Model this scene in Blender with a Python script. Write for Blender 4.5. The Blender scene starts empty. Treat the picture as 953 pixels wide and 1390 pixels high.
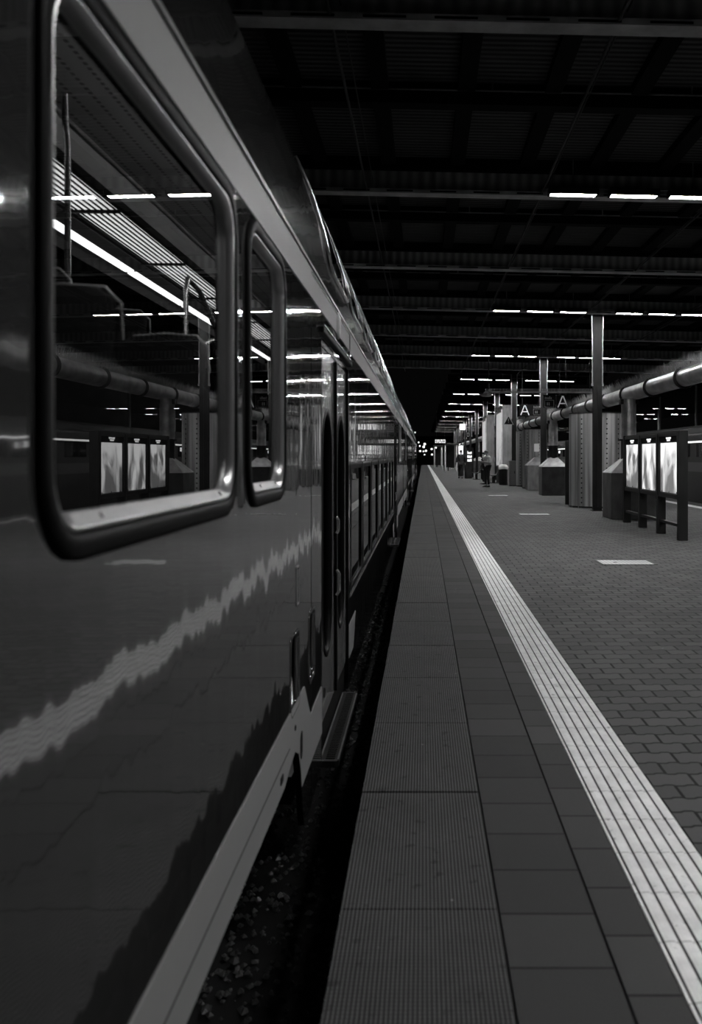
import bpy, bmesh, math, random
from mathutils import Vector, Matrix
from mathutils.geometry import tessellate_polygon
R = random.Random(7)
PI = math.pi
sc = bpy.context.scene
COL = sc.collection
F = 1221.0                      # focal length in pixels of a 953 wide frame
EYE = 1.44
SIDE = -0.575                   # plane of the train side

# ------------------------------------------------------------------ materials
MATS = {}
def mat(name, base=0.1, rough=0.5, metal=0.0, spec=0.5, coat=0.0, emit=0.0, noise=None, bump=None, var=None):
    """noise=(sx,sy,sz,amount) colour variation; bump=(sx,sy,sz,distance) relief"""
    if name in MATS: return MATS[name]
    m = bpy.data.materials.new(name); m.use_nodes = True
    nt = m.node_tree; b = nt.nodes['Principled BSDF']
    b.inputs['Base Color'].default_value = (base, base, base, 1)
    b.inputs['Roughness'].default_value = rough
    b.inputs['Metallic'].default_value = metal
    b.inputs['Specular IOR Level'].default_value = spec
    b.inputs['Coat Weight'].default_value = coat
    b.inputs['Coat Roughness'].default_value = 0.03
    if emit:
        b.inputs['Emission Color'].default_value = (1, 1, 1, 1)
        b.inputs['Emission Strength'].default_value = emit
    tc = nt.nodes.new('ShaderNodeTexCoord')
    if noise:
        mp = nt.nodes.new('ShaderNodeMapping'); mp.inputs['Scale'].default_value = noise[:3]
        n = nt.nodes.new('ShaderNodeTexNoise'); n.inputs['Scale'].default_value = 1; n.inputs['Detail'].default_value = 5
        r = nt.nodes.new('ShaderNodeMapRange')
        r.inputs[1].default_value = .3; r.inputs[2].default_value = .7
        r.inputs[3].default_value = base*(1-noise[3]); r.inputs[4].default_value = base*(1+noise[3])
        nt.links.new(tc.outputs['Object'], mp.inputs[0]); nt.links.new(mp.outputs[0], n.inputs['Vector'])
        nt.links.new(n.outputs['Fac'], r.inputs[0]); nt.links.new(r.outputs[0], b.inputs['Base Color'])
    if bump:
        mp = nt.nodes.new('ShaderNodeMapping'); mp.inputs['Scale'].default_value = bump[:3]
        n = nt.nodes.new('ShaderNodeTexNoise'); n.inputs['Scale'].default_value = 1; n.inputs['Detail'].default_value = 2.5
        bp = nt.nodes.new('ShaderNodeBump'); bp.inputs['Strength'].default_value = 1; bp.inputs['Distance'].default_value = bump[3]
        nt.links.new(tc.outputs['Object'], mp.inputs[0]); nt.links.new(mp.outputs[0], n.inputs['Vector'])
        nt.links.new(n.outputs['Fac'], bp.inputs['Height']); nt.links.new(bp.outputs[0], b.inputs['Normal'])
        nt.links.new(bp.outputs[0], b.inputs['Coat Normal'])
    MATS[name] = m
    return m

def node(nt, t, **kw):
    n = nt.nodes.new(t)
    for k, v in kw.items(): setattr(n, k, v)
    return n
def mth(nt, op, a, b=None):
    n = nt.nodes.new('ShaderNodeMath'); n.operation = op
    for i, v in enumerate((a, b)):
        if v is None: continue
        if isinstance(v, (int, float)): n.inputs[i].default_value = v
        else: nt.links.new(v, n.inputs[i])
    return n.outputs[0]

PAINT_BUMP = (0.5, 3.2, 0.8, 0.0045)
M_BODY   = mat('train_paint_dark', .030, .06, coat=1, spec=.5, bump=PAINT_BUMP)
M_LIGHT  = mat('train_paint_light', .25, .5, coat=.08, spec=.25, bump=PAINT_BUMP)
M_DOOR   = mat('door_paint', .22, .2, coat=.6, spec=.4, bump=(0.5, 2, .8, .001))
M_SKIRT  = mat('skirt_paint', .022, .35, spec=.4)
M_ROOFP  = mat('train_roof_paint', .016, .16, coat=.5, spec=.35, bump=(1.2, 1.3, 1.2, .008))
M_RUB    = mat('black_rubber', .003, .5, spec=.06)
M_FRAME  = mat('window_frame_aluminium', .38, .3, metal=.9)
M_ROD    = mat('tie_rod_steel', .06, .7, spec=.2)
M_CHROME = mat('brushed_aluminium', .50, .26, metal=.9, noise=(2, 30, 30, .1))
M_SILL   = mat('sill_aluminium', .42, .45, metal=.4, noise=(20, 6, 20, .15))
M_BLACK  = mat('black', .004, .7, spec=.1)
M_DARKM  = mat('dark_painted_steel', .014, .5, spec=.25, noise=(6, 6, 2, .4))
M_GREYM  = mat('grey_painted_steel', .16, .4, noise=(6, 6, 2, .3))
M_FASCIA = mat('beam_grey', .6, .7, spec=.2, noise=(3, 3, 1, .3))
M_ROOFB  = mat('roof_black_steel', .006, .9, spec=.1)
M_GALV   = mat('galvanised_pipe', .42, .34, metal=.75, noise=(5, 3, 5, .35), bump=(6, 3, 6, .004))
M_CONC   = mat('dark_concrete', .05, .85, noise=(3, 3, 2, .5), bump=(30, 30, 30, .003))
M_CAP    = mat('cast_cap', .32, .6, noise=(5, 5, 5, .3))
M_GALVW  = mat('white_strip', .55, .6, noise=(3, 3, 3, .2))
M_TUBE   = mat('tube_glow', .8, .5, emit=235)
M_TUBEW  = mat('weak_tube_glow', .8, .5, emit=165)
M_TRAINL = mat('coach_tube_glow', .8, .5, emit=2.6); M_TRAINN = mat('coach_near_fill_glow', .8, .5, emit=9)
M_PLAST  = mat('grey_plastic', .12, .4)
M_SEAT   = mat('dark_seat_fabric', .006, .8, spec=.08, noise=(40, 40, 40, .4))
M_CEIL_I = mat('coach_ceiling', .30, .5)
M_WALL_I = mat('coach_wall_inside', .16, .5)
M_STONE  = mat('ballast_stone', .09, .35, noise=(8, 8, 8, .7))
M_DARKG  = mat('dark_ground', .012, .9, noise=(4, 4, 4, .5))
M_DISP   = mat('display_glow', .5, .5, emit=1.3)
M_SIGNW  = mat('sign_white_glow', .6, .5, emit=.10)  # white notice sheet with a slight glow put into its colour
M_CLOCK  = mat('lit_box_glow', .8, .5, emit=1.6)

def glass_mat(name, tint, ior=1.5, rough=0.0):
    m = bpy.data.materials.new(name); m.use_nodes = True
    nt = m.node_tree; nt.nodes.clear()
    out = node(nt, 'ShaderNodeOutputMaterial'); mix = node(nt, 'ShaderNodeMixShader')
    tr = node(nt, 'ShaderNodeBsdfTransparent'); gl = node(nt, 'ShaderNodeBsdfGlossy')
    tr.inputs[0].default_value = (tint, tint, tint, 1)
    gl.inputs['Color'].default_value = (1, 1, 1, 1); gl.inputs['Roughness'].default_value = rough
    geo = node(nt, 'ShaderNodeNewGeometry'); dt = node(nt, 'ShaderNodeVectorMath'); dt.operation = 'DOT_PRODUCT'
    nt.links.new(geo.outputs['Incoming'], dt.inputs[0]); nt.links.new(geo.outputs['Normal'], dt.inputs[1])
    c = mth(nt, 'ABSOLUTE', dt.outputs['Value']); f0 = ((ior-1)/(ior+1))**2
    fr = mth(nt, 'ADD', mth(nt, 'MULTIPLY', mth(nt, 'POWER', mth(nt, 'SUBTRACT', 1.0, c), 5.0), 1-f0), f0)
    nt.links.new(fr, mix.inputs[0]); nt.links.new(tr.outputs[0], mix.inputs[1]); nt.links.new(gl.outputs[0], mix.inputs[2])
    nt.links.new(mix.outputs[0], out.inputs[0])
    MATS[name] = m; return m
M_GLASS = glass_mat('window_glass', .8, 2.4)
M_DGLASS = mat('dark_window_glass', .003, .02, spec=.35)

def ribbed(name, base, axis, pitch, rough=.6, depth=.01, metal=0.0, dark=.35, noise=.3, spec=.4):
    """sheet with parallel ribs across the given axis (real relief through bump + darker colour in the grooves)"""
    m = mat(name, base, rough, metal, spec)
    nt = m.node_tree; b = nt.nodes['Principled BSDF']
    tc = node(nt, 'ShaderNodeTexCoord'); sp = node(nt, 'ShaderNodeSeparateXYZ'); nt.links.new(tc.outputs['Object'], sp.inputs[0])
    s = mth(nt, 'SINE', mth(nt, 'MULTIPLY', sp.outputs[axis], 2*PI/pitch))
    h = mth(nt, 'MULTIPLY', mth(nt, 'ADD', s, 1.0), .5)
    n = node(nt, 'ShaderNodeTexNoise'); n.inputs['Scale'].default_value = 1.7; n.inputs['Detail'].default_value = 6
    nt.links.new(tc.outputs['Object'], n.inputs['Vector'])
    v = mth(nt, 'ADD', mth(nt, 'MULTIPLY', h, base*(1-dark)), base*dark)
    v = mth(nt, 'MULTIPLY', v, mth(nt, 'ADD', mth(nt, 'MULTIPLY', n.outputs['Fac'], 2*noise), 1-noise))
    nt.links.new(v, b.inputs['Base Color'])
    bp = node(nt, 'ShaderNodeBump'); bp.inputs['Distance'].default_value = depth; nt.links.new(h, bp.inputs['Height']); nt.links.new(bp.outputs[0], b.inputs['Normal'])
    return m
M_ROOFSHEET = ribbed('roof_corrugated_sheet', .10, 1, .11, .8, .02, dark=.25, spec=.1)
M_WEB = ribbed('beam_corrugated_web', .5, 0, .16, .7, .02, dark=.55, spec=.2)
M_SILO = ribbed('stainless_ribbed', .30, 2, 3.7, .38, .001, metal=.6, dark=.75, noise=.5)

def paving_mat(name, base, w, h, mortar, wavy=0.0, offset=.5, yo=0.0, xo=0.0, spots=.5, mott=.35, rough=.8, mortar_v=.004):
    m = mat(name, base, rough, spec=.22)
    nt = m.node_tree; b = nt.nodes['Principled BSDF']
    tc = node(nt, 'ShaderNodeTexCoord'); sp = node(nt, 'ShaderNodeSeparateXYZ'); nt.links.new(tc.outputs['Object'], sp.inputs[0])
    x = mth(nt, 'SUBTRACT', sp.outputs[0], xo); y = mth(nt, 'SUBTRACT', sp.outputs[1], yo)
    if wavy:
        wv = mth(nt, 'SINE', mth(nt, 'MULTIPLY', x, 2*PI/w*2))
        wv = mth(nt, 'MAXIMUM', mth(nt, 'MINIMUM', mth(nt, 'MULTIPLY', wv, 2.2), 1.0), -1.0)
        # alternate rows bulge in opposite ways
        y = mth(nt, 'ADD', y, mth(nt, 'MULTIPLY', wv, wavy))
    cb = node(nt, 'ShaderNodeCombineXYZ'); nt.links.new(x, cb.inputs[0]); nt.links.new(y, cb.inputs[1])
    br = node(nt, 'ShaderNodeTexBrick'); br.offset = offset; br.squash = 1
    nt.links.new(cb.outputs[0], br.inputs['Vector'])
    br.inputs['Scale'].default_value = 1; br.inputs['Brick Width'].default_value = w; br.inputs['Row Height'].default_value = h
    br.inputs['Mortar Size'].default_value = mortar; br.inputs['Mortar Smooth'].default_value = .25
    br.inputs['Color1'].default_value = (.75, .75, .75, 1); br.inputs['Color2'].default_value = (1.2, 1.2, 1.2, 1)
    br.inputs['Mortar'].default_value = (1, 1, 1, 1)
    n1 = node(nt, 'ShaderNodeTexNoise'); n1.inputs['Scale'].default_value = .9; n1.inputs['Detail'].default_value = 8; n1.inputs['Roughness'].default_value = .65
    n2 = node(nt, 'ShaderNodeTexNoise'); n2.inputs['Scale'].default_value = 260; n2.inputs['Detail'].default_value = 2
    for n in (n1, n2): nt.links.new(tc.outputs['Object'], n.inputs['Vector'])
    v = mth(nt, 'MULTIPLY', br.outputs['Color'], base)
    v = mth(nt, 'MULTIPLY', v, mth(nt, 'ADD', mth(nt, 'MULTIPLY', n1.outputs['Fac'], 2*mott), 1-mott))
    v = mth(nt, 'MULTIPLY', v, mth(nt, 'ADD', mth(nt, 'MULTIPLY', n2.outputs['Fac'], .8), .6))
    # old chewing gum: pale dots, denser here and there
    vo = node(nt, 'ShaderNodeTexVoronoi'); vo.inputs['Scale'].default_value = 5.5; nt.links.new(tc.outputs['Object'], vo.inputs['Vector'])
    cr = node(nt, 'ShaderNodeSeparateColor'); nt.links.new(vo.outputs['Color'], cr.inputs[0])
    dot = mth(nt, 'MULTIPLY', mth(nt, 'LESS_THAN', vo.outputs['Distance'], .055), mth(nt, 'GREATER_THAN', cr.outputs[0], 1-spots*.4))
    v = mth(nt, 'ADD', mth(nt, 'MULTIPLY', v, mth(nt, 'SUBTRACT', 1.0, dot)), mth(nt, 'MULTIPLY', dot, base*2.6))
    mix = node(nt, 'ShaderNodeMix'); mix.data_type = 'FLOAT'
    nt.links.new(br.outputs['Fac'], mix.inputs[0]); nt.links.new(v, mix.inputs[2]); mix.inputs[3].default_value = mortar_v
    nt.links.new(mix.outputs[0], b.inputs['Base Color'])
    hgt = mth(nt, 'ADD', mth(nt, 'MULTIPLY', br.outputs['Fac'], -1.0), mth(nt, 'MULTIPLY', n2.outputs['Fac'], .12))
    bp = node(nt, 'ShaderNodeBump'); bp.inputs['Distance'].default_value = .006; nt.links.new(hgt, bp.inputs['Height']); nt.links.new(bp.outputs[0], b.inputs['Normal'])
    nt.links.new(mth(nt, 'ADD', mth(nt, 'MULTIPLY', n1.outputs['Fac'], .35), rough-.2), b.inputs['Roughness'])
    return m
M_PAVER = paving_mat('wavy_pavers', .078, .20, .145, .008, wavy=.0065, yo=.02, xo=1.0)
M_ROW2 = paving_mat('square_slabs', .045, .304, .3, .005, offset=0, yo=3.731-3.0, xo=.2376, spots=.7, mott=.3)
M_ROW3 = paving_mat('narrow_slabs', .054, .158, .3, .005, offset=0, yo=3.602-3.0, xo=.5416, spots=.6, mott=.3)

def edge_slab_mat():
    m = mat('ribbed_edge_slab', .2, .75, spec=.22)
    nt = m.node_tree; b = nt.nodes['Principled BSDF']
    tc = node(nt, 'ShaderNodeTexCoord'); sp = node(nt, 'ShaderNodeSeparateXYZ'); nt.links.new(tc.outputs['Object'], sp.inputs[0])
    s = mth(nt, 'MULTIPLY', mth(nt, 'ADD', mth(nt, 'SINE', mth(nt, 'MULTIPLY', sp.outputs[0], 2*PI/.0125)), 1.0), .5)
    s2 = mth(nt, 'MULTIPLY', mth(nt, 'ADD', mth(nt, 'SINE', mth(nt, 'MULTIPLY', sp.outputs[1], 2*PI/.018)), 1.0), .5)
    h = mth(nt, 'MULTIPLY', s, mth(nt, 'ADD', mth(nt, 'MULTIPLY', s2, .35), .65))
    n1 = node(nt, 'ShaderNodeTexNoise'); n1.inputs['Scale'].default_value = 2.3; n1.inputs['Detail'].default_value = 9; n1.inputs['Roughness'].default_value = .7
    n2 = node(nt, 'ShaderNodeTexNoise'); n2.inputs['Scale'].default_value = 14; n2.inputs['Detail'].default_value = 4
    for n in (n1, n2): nt.links.new(tc.outputs['Object'], n.inputs['Vector'])
    st = node(nt, 'ShaderNodeMapRange'); st.inputs[1].default_value = .62; st.inputs[2].default_value = .70; st.inputs[3].default_value = 1; st.inputs[4].default_value = .45
    nt.links.new(n2.outputs['Fac'], st.inputs[0])
    v = mth(nt, 'MULTIPLY', mth(nt, 'ADD', mth(nt, 'MULTIPLY', h, .095), .012), mth(nt, 'ADD', mth(nt, 'MULTIPLY', n1.outputs['Fac'], .9), .55))
    v = mth(nt, 'MULTIPLY', v, st.outputs[0])
    vo = node(nt, 'ShaderNodeTexVoronoi'); vo.inputs['Scale'].default_value = 9; nt.links.new(tc.outputs['Object'], vo.inputs['Vector'])
    cr = node(nt, 'ShaderNodeSeparateColor'); nt.links.new(vo.outputs['Color'], cr.inputs[0])
    dot = mth(nt, 'MULTIPLY', mth(nt, 'LESS_THAN', vo.outputs['Distance'], .06), mth(nt, 'GREATER_THAN', cr.outputs[0], .8))
    v = mth(nt, 'ADD', v, mth(nt, 'MULTIPLY', dot, .15))
    nt.links.new(v, b.inputs['Base Color'])
    bp = node(nt, 'ShaderNodeBump'); bp.inputs['Distance'].default_value = .003; nt.links.new(h, bp.inputs['Height']); nt.links.new(bp.outputs[0], b.inputs['Normal'])
    return m
M_EDGE = edge_slab_mat()

def tactile_mat():
    m = mat('pale_tactile_concrete', .8, .75, spec=.2)
    nt = m.node_tree; b = nt.nodes['Principled BSDF']
    tc = node(nt, 'ShaderNodeTexCoord'); sp = node(nt, 'ShaderNodeSeparateXYZ'); nt.links.new(tc.outputs['Object'], sp.inputs[0])
    n1 = node(nt, 'ShaderNodeTexNoise'); n1.inputs['Scale'].default_value = 7; n1.inputs['Detail'].default_value = 8; n1.inputs['Roughness'].default_value = .7
    n2 = node(nt, 'ShaderNodeTexNoise'); n2.inputs['Scale'].default_value = 20; n2.inputs['Detail'].default_value = 3
    for n in (n1, n2): nt.links.new(tc.outputs['Object'], n.inputs['Vector'])
    fr = mth(nt, 'FRACT', mth(nt, 'DIVIDE', mth(nt, 'SUBTRACT', sp.outputs[1], 3.565-3.0), .30))
    j = mth(nt, 'SUBTRACT', 1.0, mth(nt, 'MULTIPLY', mth(nt, 'LESS_THAN', fr, .022), .5))
    st = node(nt, 'ShaderNodeMapRange'); st.inputs[1].default_value = .66; st.inputs[2].default_value = .72; st.inputs[3].default_value = 1; st.inputs[4].default_value = .3
    nt.links.new(n2.outputs['Fac'], st.inputs[0])
    v = mth(nt, 'MULTIPLY', mth(nt, 'MULTIPLY', mth(nt, 'ADD', mth(nt, 'MULTIPLY', n1.outputs['Fac'], .7), .48), j), st.outputs[0])
    nt.links.new(v, b.inputs['Base Color'])
    return m
M_TACT = tactile_mat()

def poster_mat(name, seed, base, strength):
    """backlit crumpled paper: printed folds as smooth warped bands"""
    m = mat(name, base, .5)
    nt = m.node_tree; b = nt.nodes['Principled BSDF']
    tc = node(nt, 'ShaderNodeTexCoord'); mp = node(nt, 'ShaderNodeMapping'); mp.inputs['Location'].default_value = (seed*3.1, seed*7.7, seed*1.3)
    mp.inputs['Scale'].default_value = (1, 1.5, 1.1)
    n = node(nt, 'ShaderNodeTexNoise'); n.inputs['Scale'].default_value = 1.15; n.inputs['Detail'].default_value = 2.5; n.inputs['Distortion'].default_value = 1.6
    nt.links.new(tc.outputs['Object'], mp.inputs[0]); nt.links.new(mp.outputs[0], n.inputs['Vector'])
    sp = node(nt, 'ShaderNodeSeparateXYZ'); nt.links.new(tc.outputs['Object'], sp.inputs[0])
    r = node(nt, 'ShaderNodeMapRange'); r.inputs[1].default_value = .40; r.inputs[2].default_value = .60; r.inputs[3].default_value = .1; r.inputs[4].default_value = 1
    up = mth(nt, 'MULTIPLY', mth(nt, 'SUBTRACT', sp.outputs[2], 1.25), .22)
    nt.links.new(mth(nt, 'ADD', n.outputs['Fac'], up), r.inputs[0])
    v = mth(nt, 'MULTIPLY', r.outputs[0], strength)
    nt.links.new(v, b.inputs['Emission Strength']); b.inputs['Emission Color'].default_value = (1, 1, 1, 1)
    return m

# ------------------------------------------------------------------ mesh helpers
class MB:
    def __init__(s): s.v = []; s.f = []; s.sm = []
    def add(s, vs, fs, smooth=False):
        o = len(s.v); s.v += [tuple(v) for v in vs]; s.f += [tuple(i+o for i in f) for f in fs]; s.sm += [smooth]*len(fs); return s
    def box(s, x0, x1, y0, y1, z0, z1, bev=0.0):
        if bev <= 0:
            vs = [(x, y, z) for z in (z0, z1) for y in (y0, y1) for x in (x0, x1)]
            return s.add(vs, [(0, 2, 3, 1), (4, 5, 7, 6), (0, 1, 5, 4), (2, 6, 7, 3), (0, 4, 6, 2), (1, 3, 7, 5)])
        b = min(bev, (x1-x0)/2.01, (y1-y0)/2.01, (z1-z0)/2.01)
        bm = bmesh.new(); bmesh.ops.create_cube(bm, size=1)
        for v in bm.verts: v.co = Vector(((x0+x1)/2+v.co.x*(x1-x0), (y0+y1)/2+v.co.y*(y1-y0), (z0+z1)/2+v.co.z*(z1-z0)))
        bmesh.ops.bevel(bm, geom=bm.edges[:], offset=b, segments=2, affect='EDGES', profile=.5)
        bm.verts.index_update(); s.add([v.co[:] for v in bm.verts], [[v.index for v in f.verts] for f in bm.faces]); bm.free(); return s
    def loft(s, loops, closed=True, caps=True, smooth=True, ring=False):
        n = len(loops[0]); vs = [p for l in loops for p in l]; fs = []
        m = len(loops); rng = m if ring else m-1
        for i in range(rng):
            a, b = i*n, ((i+1) % m)*n
            for k in range(n if closed else n-1):
                k2 = (k+1) % n
                fs.append((a+k, a+k2, b+k2, b+k))
        s.add(vs, fs, smooth)
        if caps and not ring and closed:
            s.add(loops[0], [tuple(range(n))[::-1]]); s.add(loops[-1], [tuple(range(n))])
        return s
    def tube(s, pts, r, n=10, caps=True):
        pts = [Vector(p) for p in pts]; rs = r if isinstance(r, (list, tuple)) else [r]*len(pts)
        loops = []; ref = None
        for i, p in enumerate(pts):
            t = ((pts[min(i+1, len(pts)-1)]-pts[max(i-1, 0)])).normalized()
            if ref is None:
                ref = Vector((0, 0, 1)) if abs(t.z) < .9 else Vector((1, 0, 0))
            u = (ref - t*ref.dot(t)).normalized(); w = t.cross(u); ref = u
            loops.append([(p+u*math.cos(2*PI*k/n)*rs[i]+w*math.sin(2*PI*k/n)*rs[i])[:] for k in range(n)])
        return s.loft(loops, caps=caps)
    def prism(s, poly, axis, a, b, smooth=False):
        """poly in the other two axes (in xyz order), extruded from a to b"""
        def P(u, v, w): return {0: (w, u, v), 1: (u, w, v), 2: (u, v, w)}[axis]
        l0 = [P(u, v, a) for u, v in poly]; l1 = [P(u, v, b) for u, v in poly]
        return s.loft([l0, l1], smooth=smooth)
    def tess(s, outer, holes, fn, flip=False):
        polys = [[Vector((u, v, 0)) for u, v in outer]]+[[Vector((u, v, 0)) for u, v in h] for h in holes]
        tr = tessellate_polygon(polys); flat = [fn(p.x, p.y) for q in polys for p in q]
        return s.add(flat, [t[::-1] if flip else t for t in tr])
    def build(s, name, m, parent=None, **props):
        me = bpy.data.meshes.new(name); me.from_pydata(s.v, [], s.f)
        me.polygons.foreach_set('use_smooth', s.sm)
        me.materials.append(m if not isinstance(m, str) else MATS[m])
        bm = bmesh.new(); bm.from_mesh(me); bmesh.ops.recalc_face_normals(bm, faces=bm.faces); bm.to_mesh(me); bm.free()
        me.update()
        o = bpy.data.objects.new(name, me); COL.objects.link(o)
        if parent: o.parent = parent
        for k, v in props.items(): o[k] = v
        return o

def rr(u0, u1, v0, v1, r, n=6):
    pts = []
    for cx, cy, a0 in ((u1-r, v1-r, 0), (u0+r, v1-r, PI/2), (u0+r, v0+r, PI), (u1-r, v0+r, 3*PI/2)):
        for k in range(n+1):
            a = a0+PI/2*k/n; pts.append((cx+r*math.cos(a), cy+r*math.sin(a)))
    return pts
def side(pts, x): return [(x, u, v) for u, v in pts]
def ringmb(stack):
    """stack of (pts2d, x) -> closed sweep around an opening in the train side plane"""
    return MB().loft([side(p, x) for p, x in stack], ring=True, smooth=True, caps=False)

def empty(name, loc, label=None, cat=None, group=None, rz=0):
    o = bpy.data.objects.new(name, None); COL.objects.link(o); o.location = loc; o.rotation_euler = (0, 0, rz)
    o.empty_display_size = .1
    tag(o, label, cat, group); return o
def tag(o, label=None, cat=None, group=None, kind=None):
    if label: o['label'] = label
    if cat: o['category'] = cat
    if group: o['group'] = group
    if kind: o['kind'] = kind
    return o
def dup(o, parent=None):
    c = o.copy(); COL.objects.link(c); c.parent = parent
    for ch in [x for x in bpy.data.objects if x.parent == o]: dup(ch, c)
    return c
def mesh_text(txt, size, name, m, parent, loc, rot, extrude=.004):
    cu = bpy.data.curves.new('t', 'FONT'); cu.body = txt; cu.size = size; cu.extrude = extrude; cu.align_x = 'CENTER'
    o = bpy.data.objects.new('t', cu); COL.objects.link(o)
    bpy.context.view_layer.update()
    me = bpy.data.meshes.new_from_object(o.evaluated_get(bpy.context.evaluated_depsgraph_get()))
    bpy.data.objects.remove(o); me.materials.clear(); me.materials.append(m)
    q = bpy.data.objects.new(name, me); COL.objects.link(q); q.parent = parent; q.location = loc; q.rotation_euler = rot
    return q
def struct(mb, name, m): return tag(mb.build(name, m), kind='structure')
def Yb(py): return F*EYE/(py-619.5)
def XY(px, Y): return (px-574.5)/F*Y
def Z(py, Y): return EYE-(py-619.5)/F*Y

exec_sections = []
# ------------------------------------------------------------------ setting: platform
Y0, Y1 = -4.0, 150.0
def strip(x0, x1, name, m, z=0.0, th=.08, y0=Y0, y1=Y1):
    return struct(MB().box(x0, x1, y0, y1, z-th, z), name, m)
strip(.243, .5396, 'floor_slab_row', M_ROW2)
strip(.5456, .696, 'floor_narrow_row', M_ROW3)
strip(1.004, 7.65, 'floor_pavers', M_PAVER)
strip(7.65, 7.95, 'floor_white_line', M_GALVW)
strip(7.95, 8.5, 'floor_far_edge', M_ROW2)
struct(MB().box(.18, 8.35, Y0, Y1, -.5, -.081), 'floor_base', M_DARKG)
es = MB(); y = 3.863-8
while y < Y1:
    es.box(-.263+R.uniform(-.002, .002), .237, y+.004, y+.9955, -.12, R.uniform(-.002, .001), bev=.004 if y < 12 else 0); y += 1.0
struct(es, 'floor_edge_slabs', M_EDGE)
struct(MB().box(-.2, .18, Y0, Y1, -1.0, -.125), 'wall_platform', M_CONC)
struct(MB().box(8.2, 8.35, Y0, Y1, -1.0, -.5), 'wall_platform_far', M_CONC)
# tactile strip: six raised ribs with grooves
prof = [(.70, -.05), (.70, -.002)]
for k in range(6):
    x = .704+k*.0495
    prof += [(x, -.002), (x+.006, -.002), (x+.0095, -.0055), (x+.012, -.0055), (x+.013, .0), (x+.028, .002), (x+.043, .002), (x+.046, -.002)]
prof += [(1.0, -.002), (1.0, -.05)]
struct(MB().prism(prof, 1, Y0, Y1), 'floor_tactile_strip', M_TACT)
gr = MB()
for k in range(6):
    x = .704+k*.0495+.0095; gr.box(x-.0022, x+.0028, Y0, Y1, -.02, .0006)
struct(gr, 'floor_tactile_grooves', M_BLACK)
# track bed
struct(MB().box(-60, -.2, Y0, Y1+130, -1.3, -1.0), 'ground', M_DARKG)
struct(MB().box(8.35, 60, Y0, Y1+130, -1.3, -1.0), 'ground_right', M_DARKG)

# ------------------------------------------------------------------ roof
def roofz(h, x): return EYE+h-.022*(x-1.5)
def sloped_box(mb, x0, x1, y0, y1, h0, h1):
    vs = [(x, yy, roofz(h, x)) for h in (h0, h1) for yy in (y0, y1) for x in (x0, x1)]
    return mb.add(vs, [(0, 2, 3, 1), (4, 5, 7, 6), (0, 1, 5, 4), (2, 6, 7, 3), (0, 4, 6, 2), (1, 3, 7, 5)])
ROW0, ROWS = 13.15, 10.35
RX0, RX1 = -12.0, 13.0
YE = 41.0
struct(sloped_box(MB(), RX0, RX1, -2, YE, 4.30, 4.36), 'ceiling', M_ROOFSHEET)
struct(sloped_box(MB(), 1.3, 8.6, YE, 150, 4.3, 4.36), 'ceiling_canopy', M_ROOFB)
nt_ = 0
def trim(mb, m, name=None):
    global nt_
    nt_ += 1; return struct(mb, 'trim_%d' % nt_, m)
yb = ROW0-5.175
bi = 0
while yb < YE:
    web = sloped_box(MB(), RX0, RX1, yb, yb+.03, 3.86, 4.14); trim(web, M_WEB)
    top = sloped_box(MB(), RX0, RX1, yb-.12, yb+.12, 4.13, 4.30); trim(top, M_ROOFB)
    fl = MB(); x = RX0; k = 0
    sloped_box(fl, RX0, RX1, yb-.09, yb+.12, 3.79, 3.85); trim(fl, M_FASCIA)
    fs = MB()                                   # slots along the lower flange front
    x = RX0+.13
    while x < RX1:
        sloped_box(fs, x, x+.38, yb-.0935, yb-.085, 3.808, 3.830); x += .63
    trim(fs, M_BLACK)
    # mid-bay deep purlin with a thin conduit
    ym = yb+2.45
    trim(sloped_box(MB(), RX0, RX1, ym, ym+.2, 4.06, 4.3), M_ROOFB)
    c = MB(); c.tube([(RX0, ym-.05, roofz(4.2, RX0)), (RX1, ym-.05, roofz(4.2, RX1))], .012, 6)
    for q in range(10):
        x = RX0+1.3+q*2.3; c.tube([(x, ym-.05, roofz(4.2, x)), (x, ym-.05, roofz(4.3, x))], .01, 6)
    trim(c, M_GREYM)
    yb += 5.175
js = MB(); x = RX0+.4
while x < RX1:
    sloped_box(js, x, x+.2, -2, YE, 4.19, 4.30); x += 1.0
trim(js, M_ROOFB)
# long thin tie rods
for hx in (-.82, 1.72, 4.3, 6.9):
    c = MB(); c.tube([(hx, -2, roofz(3.83, hx)), (hx, YE, roofz(3.83, hx))], .016, 6)
    c.tube([(hx+.09, -2, roofz(3.95, hx)), (hx+.09, YE, roofz(3.95, hx))], .008, 6)
    trim(c, M_ROD)
yb = YE+1
while yb < 148:
    trim(sloped_box(MB(), 1.3, 8.6, yb, yb+.12, 3.9, 4.3), M_ROOFB); yb += 5.175
# end of the roof over the tracks: dark fascia
trim(sloped_box(MB(), RX0, 1.3, YE-.1, YE, 4.0, 4.4), M_ROOFB)

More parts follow.
